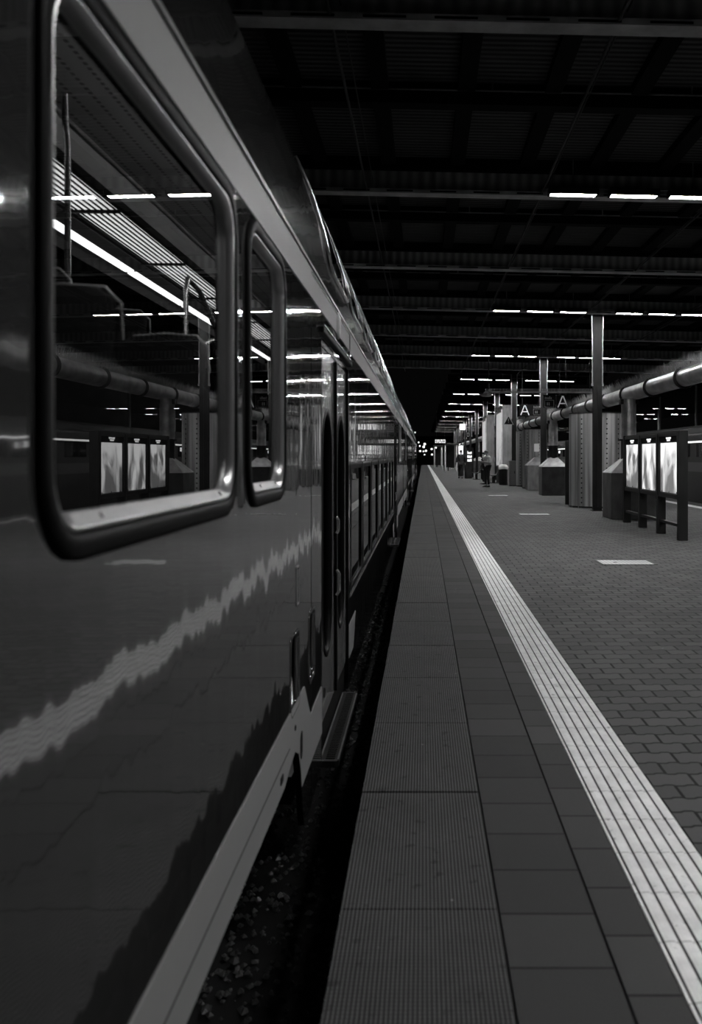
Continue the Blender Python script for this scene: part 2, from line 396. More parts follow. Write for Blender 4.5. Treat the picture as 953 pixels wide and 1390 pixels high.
# ------------------------------------------------------------------ tube lights
ORD = ['first', 'second', 'third', 'fourth', 'fifth', 'sixth', 'seventh', 'eighth', 'ninth', 'tenth', 'eleventh', 'twelfth', 'thirteenth', 'fourteenth', 'fifteenth', 'sixteenth']
def make_light():
    root = empty('tube_light', (0, 0, 0))
    h = MB(); h.box(-.36, .36, -.085, .085, .05, .085, bev=.008); h.box(-.36, .36, -.085, -.075, -.0175, .07); h.box(-.36, .36, .075, .085, -.0175, .07); h.box(-.36, -.33, -.08, .08, -.014, .06); h.box(.33, .36, -.08, .08, -.014, .06)  # side lips added to block upward light and hide the diffuser at low angles
    h.build('housing', M_DARKM, root)
    MB().box(-.325, .325, -.073, .073, -.012, .045, bev=.01).build('diffuser', M_TUBE, root)
    return root
XL = [2.165, 3.04, 3.895, 5.35, 6.20, 7.05]
lproto = make_light(); first = True
for r in range(-1, 13):
    yy = ROW0+ROWS*r-.16
    if yy > 148: break
    for i, x in enumerate(XL):
        o = (lproto if first else dup(lproto)); first = False
        o.location = (x, yy, roofz(3.80, x)); o.rotation_euler = (0, math.atan(.022), 0)
        ch = [q for q in o.children if q.name.startswith('diffuser')][0]
        ch.material_slots[0].link = 'OBJECT'; ch.material_slots[0].material = M_TUBEW if r < 0 else M_TUBE
        tag(o, '%s tube light from the left in the %s light row of the platform roof' % (ORD[i], ORD[r+1]), 'light', 'tube lights under the platform roof')
    rail = MB(); rail.tube([(1.7, yy, roofz(3.885, 1.7)), (7.5, yy, roofz(3.885, 7.5))], .012, 6)
    for x in (2.165, 3.895, 5.35, 7.05): rail.tube([(x, yy, roofz(3.885, x)), (x, yy, roofz(4.3, x))], .008, 6)
    trim(rail, M_GREYM)
# lights of the next platform far to the right
for r in range(1, 9):
    yy = 65+ROWS*r
    for i in range(5):
        x = 19.6+i*1.05+(1.2 if i > 2 else 0)
        o = dup(lproto); o.location = (x, yy, EYE+4.015)
        tag(o, '%s tube light from the left in the %s row over the neighbouring platform' % (ORD[i], ORD[r-1]), 'light', 'tube lights over the neighbouring platform')
struct(MB().box(16, 26, 40, 150, EYE+4.1, EYE+4.2), 'ceiling_far', M_ROOFB)
struct(MB().box(16.5, 25, 10, 150, -1.0, .0), 'floor_far_platform', M_CONC)

# ------------------------------------------------------------------ train
L = 26.6
def oval(u0, u1, v0, v1, n=8): return rr(u0, u1, v0, v1, min((u1-u0), (v1-v0))/2-.001, n)
PROF = [(0, 2.41), (.012, 2.58), (.05, 2.82), (.13, 3.08), (.25, 3.35), (.42, 3.56), (.66, 3.72), (1.0, 3.82), (1.4, 3.86)]
def prof_at(z):
    for (a, za), (b, zb) in zip(PROF, PROF[1:]):
        if za <= z <= zb: return a+(b-a)*(z-za)/(zb-za)
    return 0
BIGW = [(2.375, 3.70), (3.95, 4.665)]
DOORS = [(6.1, 7.92)]
LOWER = [(8.22+k*1.47, 8.22+k*1.47+1.13) for k in range(7)]
UPPER = [(6.65+k*1.66, 6.65+k*1.66+1.38) for k in range(8)]
mir = lambda ab: (L-ab[1], L-ab[0])
def coach():
    root = empty('train_coach', (0, 0, 0))
    bw = BIGW+[mir(w) for w in BIGW]; dr = DOORS+[mir(d) for d in DOORS]
    # side sheet outline (y, z)
    def half(m=False):
        pts = [(0, .07), (4.72, .07), (4.86, .10), (5.02, .12), (5.14, .07), (5.22, -.06), (5.34, -.34)]
        return pts
    a = half(); b = [(L-u, v) for u, v in reversed(a)]
    outer = a+[(6.08, -.34), (6.08, 2.10), (7.94, 2.10), (7.94, -.34)]+[(L-7.94, -.34), (L-7.94, 2.10), (L-6.08, 2.10), (L-6.08, -.34)]+b+[(L, 2.41), (0, 2.41)]
    WZ0, WZ1 = 1.312, 2.20
    holes = [rr(u0, u1, WZ0, WZ1, .11) for u0, u1 in bw]+[rr(u0, u1, .42, 1.34, .07) for u0, u1 in LOWER]
    slots = [(4.90, 5.16, .30, .64), (5.53, 5.76, .30, .64)]
    holes += [rr(u0, u1, v0, v1, .04) for u0, u1, v0, v1 in slots]
    w = MB(); w.tess(outer, holes, lambda u, v: (0, u, v))
    # weld strips at outer rim give the sheet a real thickness
    for hl in holes: w.loft([side(hl, 0), side(hl, -.03)], caps=False, smooth=True)
    w.loft([side(outer, 0), side(outer, -.03)], caps=False, smooth=False)
    w.tess(outer, holes, lambda u, v: (-.03, u, v), True)
    w.build('side_wall', M_BODY, root)
    # far side wall + ends + underfloor
    fw = MB(); fw.box(-2.8, -2.77, 0, L, -.3, 2.41); fw.build('far_side_wall', M_BODY, root)
    e = MB(); full = [(-x, z) for x, z in PROF]+[(-2.8+x, z) for x, z in reversed(PROF)]+[(-2.8, 0), (0, 0)]
    for yy in (0.002, L-.042): e.prism(full, 1, yy, yy+.04)
    e.build('end_wall', M_BODY, root)
    MB().box(-1.5, -1.3, -.2, -.0, 0, 2.3).box(-1.9, -.9, -.22, 0, .1, 2.3, bev=.05).build('gangway_bellows', M_RUB, root)
    # roof skin
    rf = MB(); loops = []
    pf = [(-x, z) for x, z in PROF]+[(-2.8+x, z) for x, z in reversed(PROF[:-1])]
    rf.loft([[(x, yy, z) for x, z in pf] for yy in [L*i/12 for i in range(13)]], closed=False, smooth=True)
    rf.build('roof_skin', M_ROOFP, root)
    # pale band under the upper deck, pale lower stripe with its step down at the door
    bnd = MB().box(-.002, .004, 0, L, 2.255, 2.41); bnd.build('upper_pale_band', M_LIGHT, root, label='pale painted band above the windows')
    def stripe(m):
        P = [(0, .07), (4.72, .07), (4.86, .10), (5.02, .12), (5.14, .07), (5.20, -.02), (5.24, -.12), (6.08, -.12), (6.08, .140), (5.57, .13), (5.34, .33), (0, .33)]
        P = [(L-u, v) for u, v in P] if m else P
        s = MB(); hh = [[(L-u, v) if m else (u, v) for u, v in oval(5.18, 5.27, .02, .15)]]
        if not m:
            pass
        s.tess(P, hh, lambda u, v: (.0035, u, v)); s.loft([side(P, .0035), side(P, 0)], caps=False, smooth=False)
        o = s.build('lower_pale_stripe', M_LIGHT, root, label='pale painted stripe along the lower body')
        return o
    stripe(False); stripe(True)
    for m in (0, 1):
        P = [(7.95, -.12), (8.36, -.12), (8.62, .135), (7.95, .135)]; P = [(L-u, v) for u, v in P] if m else P
        q = MB(); q.tess(P, [], lambda u, v: (.0035, u, v)); q.loft([side(P, .0035), side(P, 0)], caps=False, smooth=False); q.build('pale_stripe_end', M_LIGHT, root)
    sk = MB().box(.0035, .0045, 0, 4.85, .185, .190).build('panel_seam', M_BLACK, root)
    MB().box(-.004, .0012, 5.62, 5.626, -.3, 2.2).box(-.004, .0012, L-5.626, L-5.62, -.3, 2.2).build('panel_seam', M_BLACK, root)
    for (u0, u1, v0, v1) in slots:
        ringmb([(rr(u0, u1, v0, v1, .04), .004), (rr(u0-.014, u1+.014, v0-.014, v1+.014, .05), .003), (rr(u0-.014, u1+.014, v0-.014, v1+.014, .05), -.001), (rr(u0+.004, u1-.004, v0+.004, v1-.004, .036), -.05)]).build('recess_rim', M_BODY, root)
        MB().box(-.09, -.06, u0-.03, u1+.03, v0-.03, v1+.03).build('recess_back', M_BLACK, root)
        h = MB(); h.tube([(-.04, u0+.02, v0+.05), (-.02, (u0+u1)/2, v0+.02), (-.04, u1-.02, v0+.12)], .014, 8); h.box(-.05, -.03, u0+.03, u1-.03, v0+.0, v0+.10, bev=.01)
        h.build('recess_handle', M_CHROME, root)
    MB().loft([side(oval(5.19, 5.26, .03, .14), -.02), side(oval(5.19, 5.26, .03, .14), .0045)]).build('filler_hole', M_BLACK, root)
    MB().box(0, .008, 4.6, 4.66, .12, .15, bev=.002).box(0, .008, 5.0, 5.02, .22, .24).build('small_bracket', M_BLACK, root)
    ringmb([(rr(5.07, 5.15, .76, .94, .01), .0), (rr(5.07, 5.15, .76, .94, .01), .004), (rr(5.08, 5.14, .77, .93, .01), .004), (rr(5.08, 5.14, .77, .93, .01), .0)]).build('card_holder', M_GREYM, root)
    MB().box(0, .003, 5.085, 5.135, .775, .925).build('card', M_BODY, root)
    # ---- big windows
    for (u0, u1) in bw:
        o = rr(u0-.045, u1+.045, WZ0-.045, WZ1+.045, .155); i = rr(u0+.002, u1-.002, WZ0+.002, WZ1-.002, .108)
        ringmb([(o, -.002), (o, .008), (rr(u0-.034, u1+.034, WZ0-.034, WZ1+.034, .144), .014), (rr(u0-.010, u1+.010, WZ0-.010, WZ1+.010, .12), .014), (i, .006), (i, -.004)]).build('window_gasket', M_RUB, root)
        i2 = rr(u0+.010, u1-.010, WZ0+.010, WZ1-.010, .10); i3 = rr(u0+.020, u1-.020, WZ0+.034, WZ1-.020, .09)
        ringmb([(i, .004), (rr(u0+.005, u1-.005, WZ0+.005, WZ1-.005, .103), .009), (i2, .007), (i3, -.014), (i3, -.03), (i, -.03)]).build('window_frame', M_FRAME, root)
        s = MB(); s.add([(.0065, u0+.11, WZ0+.0115), (.0065, u1-.11, WZ0+.0115), (-.012, u1-.11, WZ0+.0335), (-.012, u0+.11, WZ0+.0335)], [(0, 1, 2, 3)])
        for uu in (u0+.24, u1-.15): s.tube([(-.004, uu, WZ0+.022), (.001, uu, WZ0+.025)], .006, 8)
        s.build('window_sill', M_SILL, root)
        MB().tess(rr(u0+.018, u1-.018, WZ0+.030, WZ1-.018, .09), [], lambda u, v: (-.016, u, v)).build('window_pane', M_GLASS, root)
    # ---- lower deck windows: black band with panes
    for (u0, u1) in LOWER:
        o = rr(u0-.14, u1+.14, .37, 1.40, .05); i = rr(u0+.001, u1-.001, .421, 1.339, .069)
        ringmb([(o, -.001), (o, .0008), (i, .0008), (i, -.02)]).build('lower_window_frame', M_RUB, root)
        MB().tess(rr(u0, u1, .42, 1.34, .069), [], lambda u, v: (-.012, u, v)).build('lower_window_pane', 'window_glass_dark', root)
    MB().box(-.001, .006, 8.05, L-8.1, .335, .355).build('waist_rail', M_CHROME, root)
    # ---- upper deck windows on the curved skin
    for (u0, u1) in UPPER:
        zs = [2.62+(3.36-2.62)*k/8 for k in range(9)]
        def grid(a0, a1, z0, z1, off, n=9):
            lo = []
            for k in range(n):
                z = z0+(z1-z0)*k/(n-1); lo.append([(-prof_at(z)+off, a0, z+off*.3), (-prof_at(z)+off, a1, z+off*.3)])
            return lo
        def wrap(p2, off): return [(-prof_at(v)+off, u, v+off*.35) for u, v in p2]
        # frame ring
        rin = rr(u0+.018, u1-.018, 2.628, 3.352, .145, 8); rout = rr(u0, u1, 2.61, 3.37, .16, 8)
        def dens(p):
            q = []
            for a, b in zip(p, p[1:]+p[:1]):
                q.append(a)
                if abs(a[1]-b[1]) > .2: q += [(a[0]+(b[0]-a[0])*t/6, a[1]+(b[1]-a[1])*t/6) for t in range(1, 6)]
            return q
        rin, rout = dens(rin), dens(rout)
        MB().loft([wrap(rout, -.004), wrap(rout, .022), wrap(rin, .022), wrap(rin, .002)], ring=True, caps=False).build('upper_window_frame', M_CHROMED, root)
        mbp = MB(); mbp.loft(grid(u0+.02, u1-.02, 2.64, 3.34, .006), closed=False); mbp.build('upper_window_pane', M_DGLASS, root)
    MB().box(.0, .012, 0, L, 2.402, 2.418).build('gutter_strip', M_GREYM, root)
    # ---- doors
    for di, (d0, d1) in enumerate(dr):
        mid = (d0+d1)/2
        for a0, a1 in ((d0, mid), (mid, d1)):
            wi = oval(a0+.22, a1-.19, .24, 1.70)
            dl = MB(); out = [(a0+.01, -.13), (a1-.01, -.13), (a1-.01, 2.08), (a0+.01, 2.08)]
            dl.tess(out, [wi], lambda u, v: (-.02, u, v)); dl.tess(out, [wi], lambda u, v: (-.075, u, v), True)
            dl.loft([side(out, -.02), side(out, -.075)], caps=False, smooth=False)
            leaf = dl.build('door_leaf', M_DOOR, root)
            wo = oval(a0+.185, a1-.155, .205, 1.735)
            ringmb([(wo, -.021), (wo, -.017), (wi, -.017), (wi, -.072), (wo, -.074)]).build('door_gasket', M_RUB, leaf)
            MB().tess(wi, [], lambda u, v: (-.068, u, v)).build('door_pane', 'window_glass_dark', leaf)
            MB().box(-.02, .0, a1-.02 if a0 == d0 else a0-.0, a1 if a0 == d0 else a0+.02, -.12, 2.07).build('door_seal', M_RUB, leaf)
            if a0 == d0:
                hd = MB(); hd.tube([(-.0, a1-.05, .52), (.018, a1-.05, .55), (.018, a1-.05, .66), (0, a1-.05, .69)], .011, 8)
                hd.tube([(-.0, a1-.05, .93), (.012, a1-.05, .95), (.012, a1-.05, 1.02), (0, a1-.05, 1.04)], .011, 8)
                hd.build('door_handle', M_CHROME, leaf)
                MB().tube([(-.03, a0+.3, .02), (-.015, a0+.3, .02)], .03, 12).build('door_button', M_BLACK, leaf)
        MB().box(-.05, .0, d0-.03, d0+.008, -.3, 2.12).build('door_jamb', M_RUB, root); MB().box(-.05, .0, d1-.008, d1+.03, -.3, 2.12).build('door_jamb', M_RUB, root)
        hdr = MB(); hdr.box(-.04, .022, d0-.08, d1+.1, 2.135, 2.17, bev=.008); hdr.build('door_canopy', M_RUB, root)
        MB().box(.0, .026, d0-.06, d1+.08, 2.17, 2.178).build('canopy_trim', M_CHROME, root)
        cl = MB(); cl.loft([side(oval(mid-.07, mid+.05, 2.22, 2.40), .004), side(oval(mid-.07, mid+.05, 2.22, 2.40), .012), side(oval(mid-.045, mid+.025, 2.25, 2.37), .022)])
        cl.build('door_lamp', M_SILL, root)
        MB().box(-.30, -.052, d0+.02, d1-.02, -.2, -.13).box(-.07, -.03, d0+.02, d1-.02, -.34, -.14).build('door_sill', M_BLACK, root)
        st = MB(); sx0, sx1 = -.02, .092
        st.loft([[(x, yy, z) for x, yy in ((sx0, d0+.03), (sx1-.02, d0+.03), (sx1, d0+.05), (sx1, d1-.32), (sx1-.02, d1-.30), (sx0, d1-.30))] for z in (-.335, -.30)], smooth=False)
        step = st.build('door_step', M_DARKM, root)
        rim = MB(); rim.box(sx1-.010, sx1, d0+.05, d1-.32, -.30, -.294).box(sx0, sx0+.008, d0+.04, d1-.31, -.30, -.294).box(sx0, sx1-.01, d0+.032, d0+.044, -.30, -.294).box(sx0, sx1-.01, d1-.315, d1-.303, -.30, -.294)
        rim.build('step_rim', M_GREYM, step)
        gt = MB(); yy = d0+.07
        while yy < d1-.34: gt.box(sx0+.035, sx1-.025, yy, yy+.014, -.30, -.293); yy += .032
        gt.build('step_grating', M_DARKM, step)
    fr = MB().tube([(.006, d0, 2.38) for d0 in (5.6, 7.95)], .006, 6).tube([(.006, 7.95, 2.38), (.006, 7.95, 2.2)], .006, 6)
    fr.build('gutter_line', M_CHROME, root)
    # ---- skirt below, bogies
    MB().box(-.04, -.006, 7.98, L-7.98, -.36, -.1).build('lower_skirt', M_SKIRT, root)
    for yc in (2.6, L-2.6):
        bg = MB(); bg.box(-.62, -.50, yc-1.5, yc+1.5, -.42, -.28, bev=.03); bg.box(-2.25, -.55, yc-.3, yc+.3, -.5, -.3, bev=.03)
        bg.box(-.66, -.46, yc-1.45, yc-1.05, -.62, -.40, bev=.03); bg.box(-.66, -.46, yc+1.05, yc+1.45, -.62, -.40, bev=.03)
        b = bg.build('bogie', M_SKIRT, root)
        for s in (-1.25, 1.25):
            for xx in (-.72, -2.08):
                wh = MB(); prf = [(.46, 0), (.46, .03), (.43, .04), (.42, .13), (.30, .12), (.1, .10), (.1, 0)]
                wh.loft([[(xx+.0-w, yc+s+rad*math.cos(2*PI*k/24), -.32-.0+rad*math.sin(2*PI*k/24)-.0) for k in range(24)] for rad, w in prf])
                wh.build('wheel', M_DARKM, b)
        sp = MB()
        for k in range(40):
            a0 = k*.8; sp.tube([(-.56+.06*math.cos(a0), yc+.06*math.sin(a0), -.5+k*.006), (-.56+.06*math.cos(a0+.8), yc+.06*math.sin(a0+.8), -.5+(k+1)*.006)], .011, 5)
        sp.build('spring', M_GREYM, b)
        ds = MB(); ds.tube([(-.45, yc+.45, -.55), (-.45, yc+.45, -.2)], .035, 10); ds.tube([(-.42, yc+1.6, -.2), (-.36, yc+1.9, -.5), (-.36, yc+2.05, -.62)], .018, 8)
        ds.build('damper', M_GREYM, b)
    MB().box(-2.7, -.1, 0, 5.6, -.05, .02).box(-2.7, -.1, 5.6, L-5.6, -.34, -.2).box(-2.7, -.1, L-5.6, L, -.05, .02).build('underframe', M_SKIRT, root)
    return root
M_CHROMED = mat('window_frame_metal', .6, .22, metal=.9)
glass_mat('window_glass_dark', .12, 1.7)
def interior(root):
    """saloon behind the near windows; coach coordinates, side sheet at x=0"""
    ya, yw, ye = .3, 5.6, 13.5; fz = .9
    MB().box(-2.75, -.06, ya, yw, fz-.04, fz).build('saloon_floor', M_SKIRT, root)
    li = MB(); bw = BIGW
    li.tess([(ya, fz), (yw, fz), (yw, 2.62), (ya, 2.62)], [rr(u0+.02, u1-.02, 1.34, 2.18, .09) for u0, u1 in bw], lambda u, v: (-.045, u, v))
    li.build('inner_lining', M_SKIRT, root)
    cz = 3.04; cx = -1.10
    c = MB(); c.box(cx, -.16, ya, ye, cz, cz+.02); c.build('saloon_ceiling', M_PERF, root)
    c = MB(); c.add([(-.16, ya, cz), (-.16, ye, cz), (-.05, ye, 2.62), (-.05, ya, 2.62)], [(0, 1, 2, 3)]); c.build('upper_lining', M_SKIRT, root)
    c = MB(); c.tube([(cx-.01, ya, cz-.005), (cx-.01, ye, cz-.005)], .013, 8); c.tube([(cx-.05, ya, cz-.03), (cx-.05, ye, cz-.03)], .006, 6); c.build('ceiling_trim', M_GREYM, root)
    c = MB(); c.add([(cx-.02, ya, cz), (cx-.02, ye, cz), (-1.19, ye, 2.93), (-1.19, ya, 2.93)], [(0, 1, 2, 3)]); c.build('ceiling_cove', M_CEIL_I, root)
    c = MB(); c.box(-1.215, -1.18, ya, ye, 2.88, 2.93, bev=.008); rk = c.build('luggage_rack', M_BLACK, root)
    c = MB()
    for k in range(8):
        x = -1.235-k*.038; z = 2.89; c.tube([(x, ya, z), (x, ye, z)], .006, 6)
    yy = ya+.15
    while yy < ye: c.box(-1.53, -1.20, yy, yy+.03, 2.865, 2.88); yy += 1.45
    c.build('rack_bars', M_BLACK, rk)
    c = MB(); c.add([(-1.22, ya, 2.95), (-1.22, ye, 2.95), (-1.535, ye, 2.93), (-1.535, ya, 2.93)], [(0, 1, 2, 3)])
    c.build('rack_light_panel', M_RACKL, rk)
    c = MB(); c.box(-1.58, -1.535, ya, ye, 2.80, 2.89, bev=.01); c.build('rack_edge', M_BLACK, rk)
    c = MB(); yy = ya
    while yy < ye: c.box(-1.58, -1.51, yy, min(yy+1.39, ye), 2.77, 2.785, bev=.006); yy += 1.45
    c.build('light_strip', M_TRAINL, root)
    c = MB(); yy = ya
    while yy < ye: c.box(-.30, -.20, yy, min(yy+1.42, ye), 2.80, 2.815, bev=.006); yy += 1.45
    c.build('light_strip', M_TRAINN, root)  # unseen strip above the near windows, added to brighten ceiling and cove
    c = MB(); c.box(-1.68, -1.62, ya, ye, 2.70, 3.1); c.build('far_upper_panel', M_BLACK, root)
    fw = MB(); ho = [rr(1.2+k*1.5, 2.4+k*1.5, 1.4, 2.2, .1) for k in range(3)]
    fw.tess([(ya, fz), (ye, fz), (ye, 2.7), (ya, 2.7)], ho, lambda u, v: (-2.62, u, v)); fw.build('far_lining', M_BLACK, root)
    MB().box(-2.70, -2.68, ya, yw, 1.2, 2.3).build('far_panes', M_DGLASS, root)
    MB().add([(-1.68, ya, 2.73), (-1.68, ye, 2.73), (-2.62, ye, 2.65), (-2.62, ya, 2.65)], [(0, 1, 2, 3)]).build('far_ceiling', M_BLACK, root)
    MB().box(-2.6, -1.75, 7.9, 7.94, fz, 2.6, bev=.01).build('vestibule_panel', M_GREYM, root)
    for i, (x, yy) in enumerate([(-.42, 1.3), (-.42, 2.3), (-.42, 3.3), (-.42, 4.3), (-.95, 1.3), (-.95, 2.3), (-.95, 3.3), (-.95, 4.3), (-.95, 5.3), (-2.25, 2.1), (-2.25, 3.2), (-2.25, 4.3), (-1.72, 3.2), (-1.72, 4.3), (-1.72, 5.4)]):
        dz = .42 if i > 6 else .16
        b = MB(); f = lambda w, d, z, t: [(x+w*math.cos(a), yy+d+t*math.sin(a), z+dz) for a in [2*PI*k/16 for k in range(16)]]
        b.loft([f(.20, 0, .85, .05), f(.225, .02, 1.05, .065), f(.225, .06, 1.35, .06), f(.21, .09, 1.50, .05), f(.165, .10, 1.545, .045), f(.17, .11, 1.60, .05), f(.17, .12, 1.70, .045), f(.12, .125, 1.735, .03)])
        s = b.build('seat_back', M_SEAT, root)
        c = MB(); c.box(x-.22, x+.22, yy-.45, yy+.03, .78+dz, .88+dz, bev=.04); c.build('seat_cushion', M_SEAT, s)
        c = MB(); c.tube([(x-.17, yy+.17, 1.60+dz), (x-.165, yy+.17, 1.70+dz), (x-.12, yy+.175, 1.745+dz), (x, yy+.18, 1.755+dz), (x+.12, yy+.175, 1.745+dz), (x+.165, yy+.17, 1.70+dz), (x+.17, yy+.17, 1.60+dz)], .005, 6)
        c.build('head_rim', M_GREYM, s)
        c = MB(); c.box(x-.06, x+.06, yy-.25, yy-.1, fz, .79+dz); c.build('pedestal', M_SKIRT, s)
    c = MB(); c.tube([(-1.0, 4.95, 3.04), (-1.03, 5.03, 2.95), (-1.05, 5.11, 2.86), (-1.05, 5.11, fz)], .015, 10)
    c.build('grab_pole', M_CHROME, root)
    c = MB(); c.tube([(-.75, 6.02, 1.8), (-.75, 6.02, 2.35), (-.75, 6.06, 2.44), (-.72, 6.2, 2.40), (-.66, 6.6, 2.1), (-.66, 6.65, 1.6)], .016, 8); c.build('grab_rail', M_CHROME, root)
    c = MB(); c.tube([(-.62, 5.9, 2.05), (-.62, 6.1, 2.1), (-.60, 6.5, 1.75), (-.60, 6.5, 1.4)], .014, 8); c.build('grab_rail', M_CHROME, root)
    c = MB(); c.tube([(-.45, 5.62, fz), (-.45, 5.62, 2.08)], .016, 8); c.build('grab_bar', M_CHROME, root)
def perf_mat():
    m = mat('perforated_ceiling', .26, .5)
    nt = m.node_tree; b = nt.nodes['Principled BSDF']
    tc = node(nt, 'ShaderNodeTexCoord'); sp = node(nt, 'ShaderNodeSeparateXYZ'); nt.links.new(tc.outputs['Object'], sp.inputs[0])
    a = mth(nt, 'LESS_THAN', mth(nt, 'FRACT', mth(nt, 'DIVIDE', sp.outputs[0], .09)), .2)
    c = mth(nt, 'LESS_THAN', mth(nt, 'FRACT', mth(nt, 'DIVIDE', sp.outputs[1], .05)), .55)
    v = mth(nt, 'SUBTRACT', .26, mth(nt, 'MULTIPLY', mth(nt, 'MULTIPLY', a, c), .2)); nt.links.new(v, b.inputs['Base Color'])
    return m
M_PERF = perf_mat()
M_RACKL = mat('rack_diffuser_glow', .6, .5, emit=1.1)

c1 = coach()
c2 = dup(c1); c3 = dup(c1)
c1.location = (SIDE, -1.0, 0); c2.location = (SIDE, -1.0+L+.45, 0); c3.location = (SIDE, -1.0+2*(L+.45), 0)
interior(c1)
tag(c1, 'nearest double-deck coach with big windows, glossy dark side beside the platform edge', 'train coach', 'double-deck coaches of the standing train')
tag(c2, 'middle double-deck coach, coupled behind the nearest one', 'train coach', 'double-deck coaches of the standing train')
tag(c3, 'farthest double-deck coach at the vanishing end of the train', 'train coach', 'double-deck coaches of the standing train')

# rails, sleepers, ballast
for nm, x, lb in (('rail', -1.26, 'steel rail nearest the platform under the dark train'), ('rail', -2.70, 'farther steel rail beneath the train, away from platform')):
    tag(MB().prism([(x-.07, -.95), (x+.07, -.95), (x+.02, -.92), (x+.02, -.83), (x+.035, -.82), (x+.035, -.79), (x-.035, -.79), (x-.035, -.82), (x-.02, -.83), (x-.02, -.92)], 1, Y0, Y1).build(nm, M_DARKM), lb, 'rail')
st = MB()
for k in range(12000):
    yy = 1.5+17*R.random()**1.6; x = R.uniform(-2.3, -.26); s = R.uniform(.011, .027); z = -.985+R.uniform(-.01, .025)
    ph = R.random()*6; vs = []
    for (a, b, c) in ((1, 0, 0), (-1, 0, 0), (0, 1, 0), (0, -1, 0), (0, 0, 1), (0, 0, -1)):
        j = R.uniform(.6, 1.2)*s
        vs.append((x+(a*math.cos(ph)-b*math.sin(ph))*j, yy+(a*math.sin(ph)+b*math.cos(ph))*j, z+c*j*.8))
    st.add(vs, [(0, 2, 4), (2, 1, 4), (1, 3, 4), (3, 0, 4), (2, 0, 5), (1, 2, 5), (3, 1, 5), (0, 3, 5)])
tag(st.build('ballast', M_STONE), 'dark ballast stones with glints in the track bed below the train', 'ballast', kind='stuff')

# ------------------------------------------------------------------ roof columns
def column(X, Y, label, clock=False):
    root = empty('roof_column', (X, Y, 0), label, 'column', 'dark steel columns carrying the platform roof')
    hb = MB(); H = roofz(4.15, X); w = .105
    hb.prism([(-w, -.1), (w, -.1), (w, -.085), (.012, -.085), (.012, .085), (w, .085), (w, .1), (-w, .1), (-w, .085), (-.012, .085), (-.012, -.085), (-w, -.085)], 2, 0, H)
    hb.build('shaft', M_DARKM, root)
    MB().box(-.15, .15, -.15, .15, 0, .025, bev=.005).build('base_plate', M_DARKM, root)
    MB().box(-w-.008, w+.008, -.115, -.1, .02, 3.35).build('cover_plate', M_DARKM, root)
    for s in (-1, 1):
        p = MB(); p.tube([(s*.128, -.06, 3.3), (s*.128, -.06, 4.4), (s*.15, -.06, H)], .022, 8); p.box(s*.128-.03, s*.128+.03, -.09, -.03, 3.3, 3.36)
        p.build('downpipe', M_GALV, root)
    p = MB(); p.tube([(.0, -.12, 0.1), (.0, -.12, 3.3)], .006, 5); p.build('earth_wire', M_DARKM, root)
    return root
for k in range(11):
    X, Y = ((4.60, 23.8), (4.585, 34.3), (4.49, 44.45))[k] if k < 3 else (4.5, 23.8+ROWS*k)
    column(X, Y, '%s dark steel roof column along the platform from the camera' % ORD[k], 0)

# ------------------------------------------------------------------ backlit poster board
pb = empty('poster_board', (4.42, 15.4, 0), 'free-standing board with three backlit posters on dark steel posts', 'display board')
BY = [0, 1.40, 2.80, 4.20]
for i, yy in enumerate(BY):
    d = .10 if i else .11
    MB().box(-.06, .10, yy-d/2, yy+d/2, 0, 1.885 if i in (0, 3) else 1.86, bev=.006).build('post', M_DARKM, pb)
for i in range(3):
    a, b = BY[i]+.06, BY[i+1]-.06
    fr = MB(); x0, x1 = -.05, .07
    fr.box(x0, x1, a, b, .70, .775, bev=.004); fr.box(x0, x1, a, b, 1.80, 1.86, bev=.004); fr.box(x0, x1, a, a+.05, .7, 1.86); fr.box(x0, x1, b-.05, b, .7, 1.86); fr.box(.05, .075, a, b, .7, 1.86)
    f = fr.build('case', M_DARKM, pb)
    pm = poster_mat('backlit_poster_%d' % i, i*1.7+.4, .6, .95)
    pp = MB().box(-.02, -.01, a+.07, b-.07, .79, 1.685); p = pp.build('poster', pm, f)
    MB().box(-.03, -.012, a+.05, b-.05, 1.70, 1.80).build('header_plate', M_BLACK, f)
    hd = MB(); m0 = (a+b)/2
    for k in range(7): hd.box(-.034, -.03, m0-.16+k*.047, m0-.16+k*.047+R.uniform(.022, .036), 1.752, 1.782)
    for k in range(3): hd.box(-.034, -.03, m0-.10+k*.075, m0-.10+k*.075+.045, 1.715, 1.745)
    hd.build('header_lettering', M_DISP, f)
    sc_ = MB()
    for u in (a+.16, m0, b-.16): sc_.tube([(-.024, u, .805), (-.018, u, .805)], .014, 8)
    sc_.build('clip', M_BLACK, f)
    MB().box(-.02, .06, BY[i]+.05, BY[i+1]-.05, .22, .27, bev=.004).build('lower_rail', M_DARKM, pb)
MB().box(-.03, .07, 0, 4.2, 1.86, 1.885).build('top_rail', M_DARKM, pb)

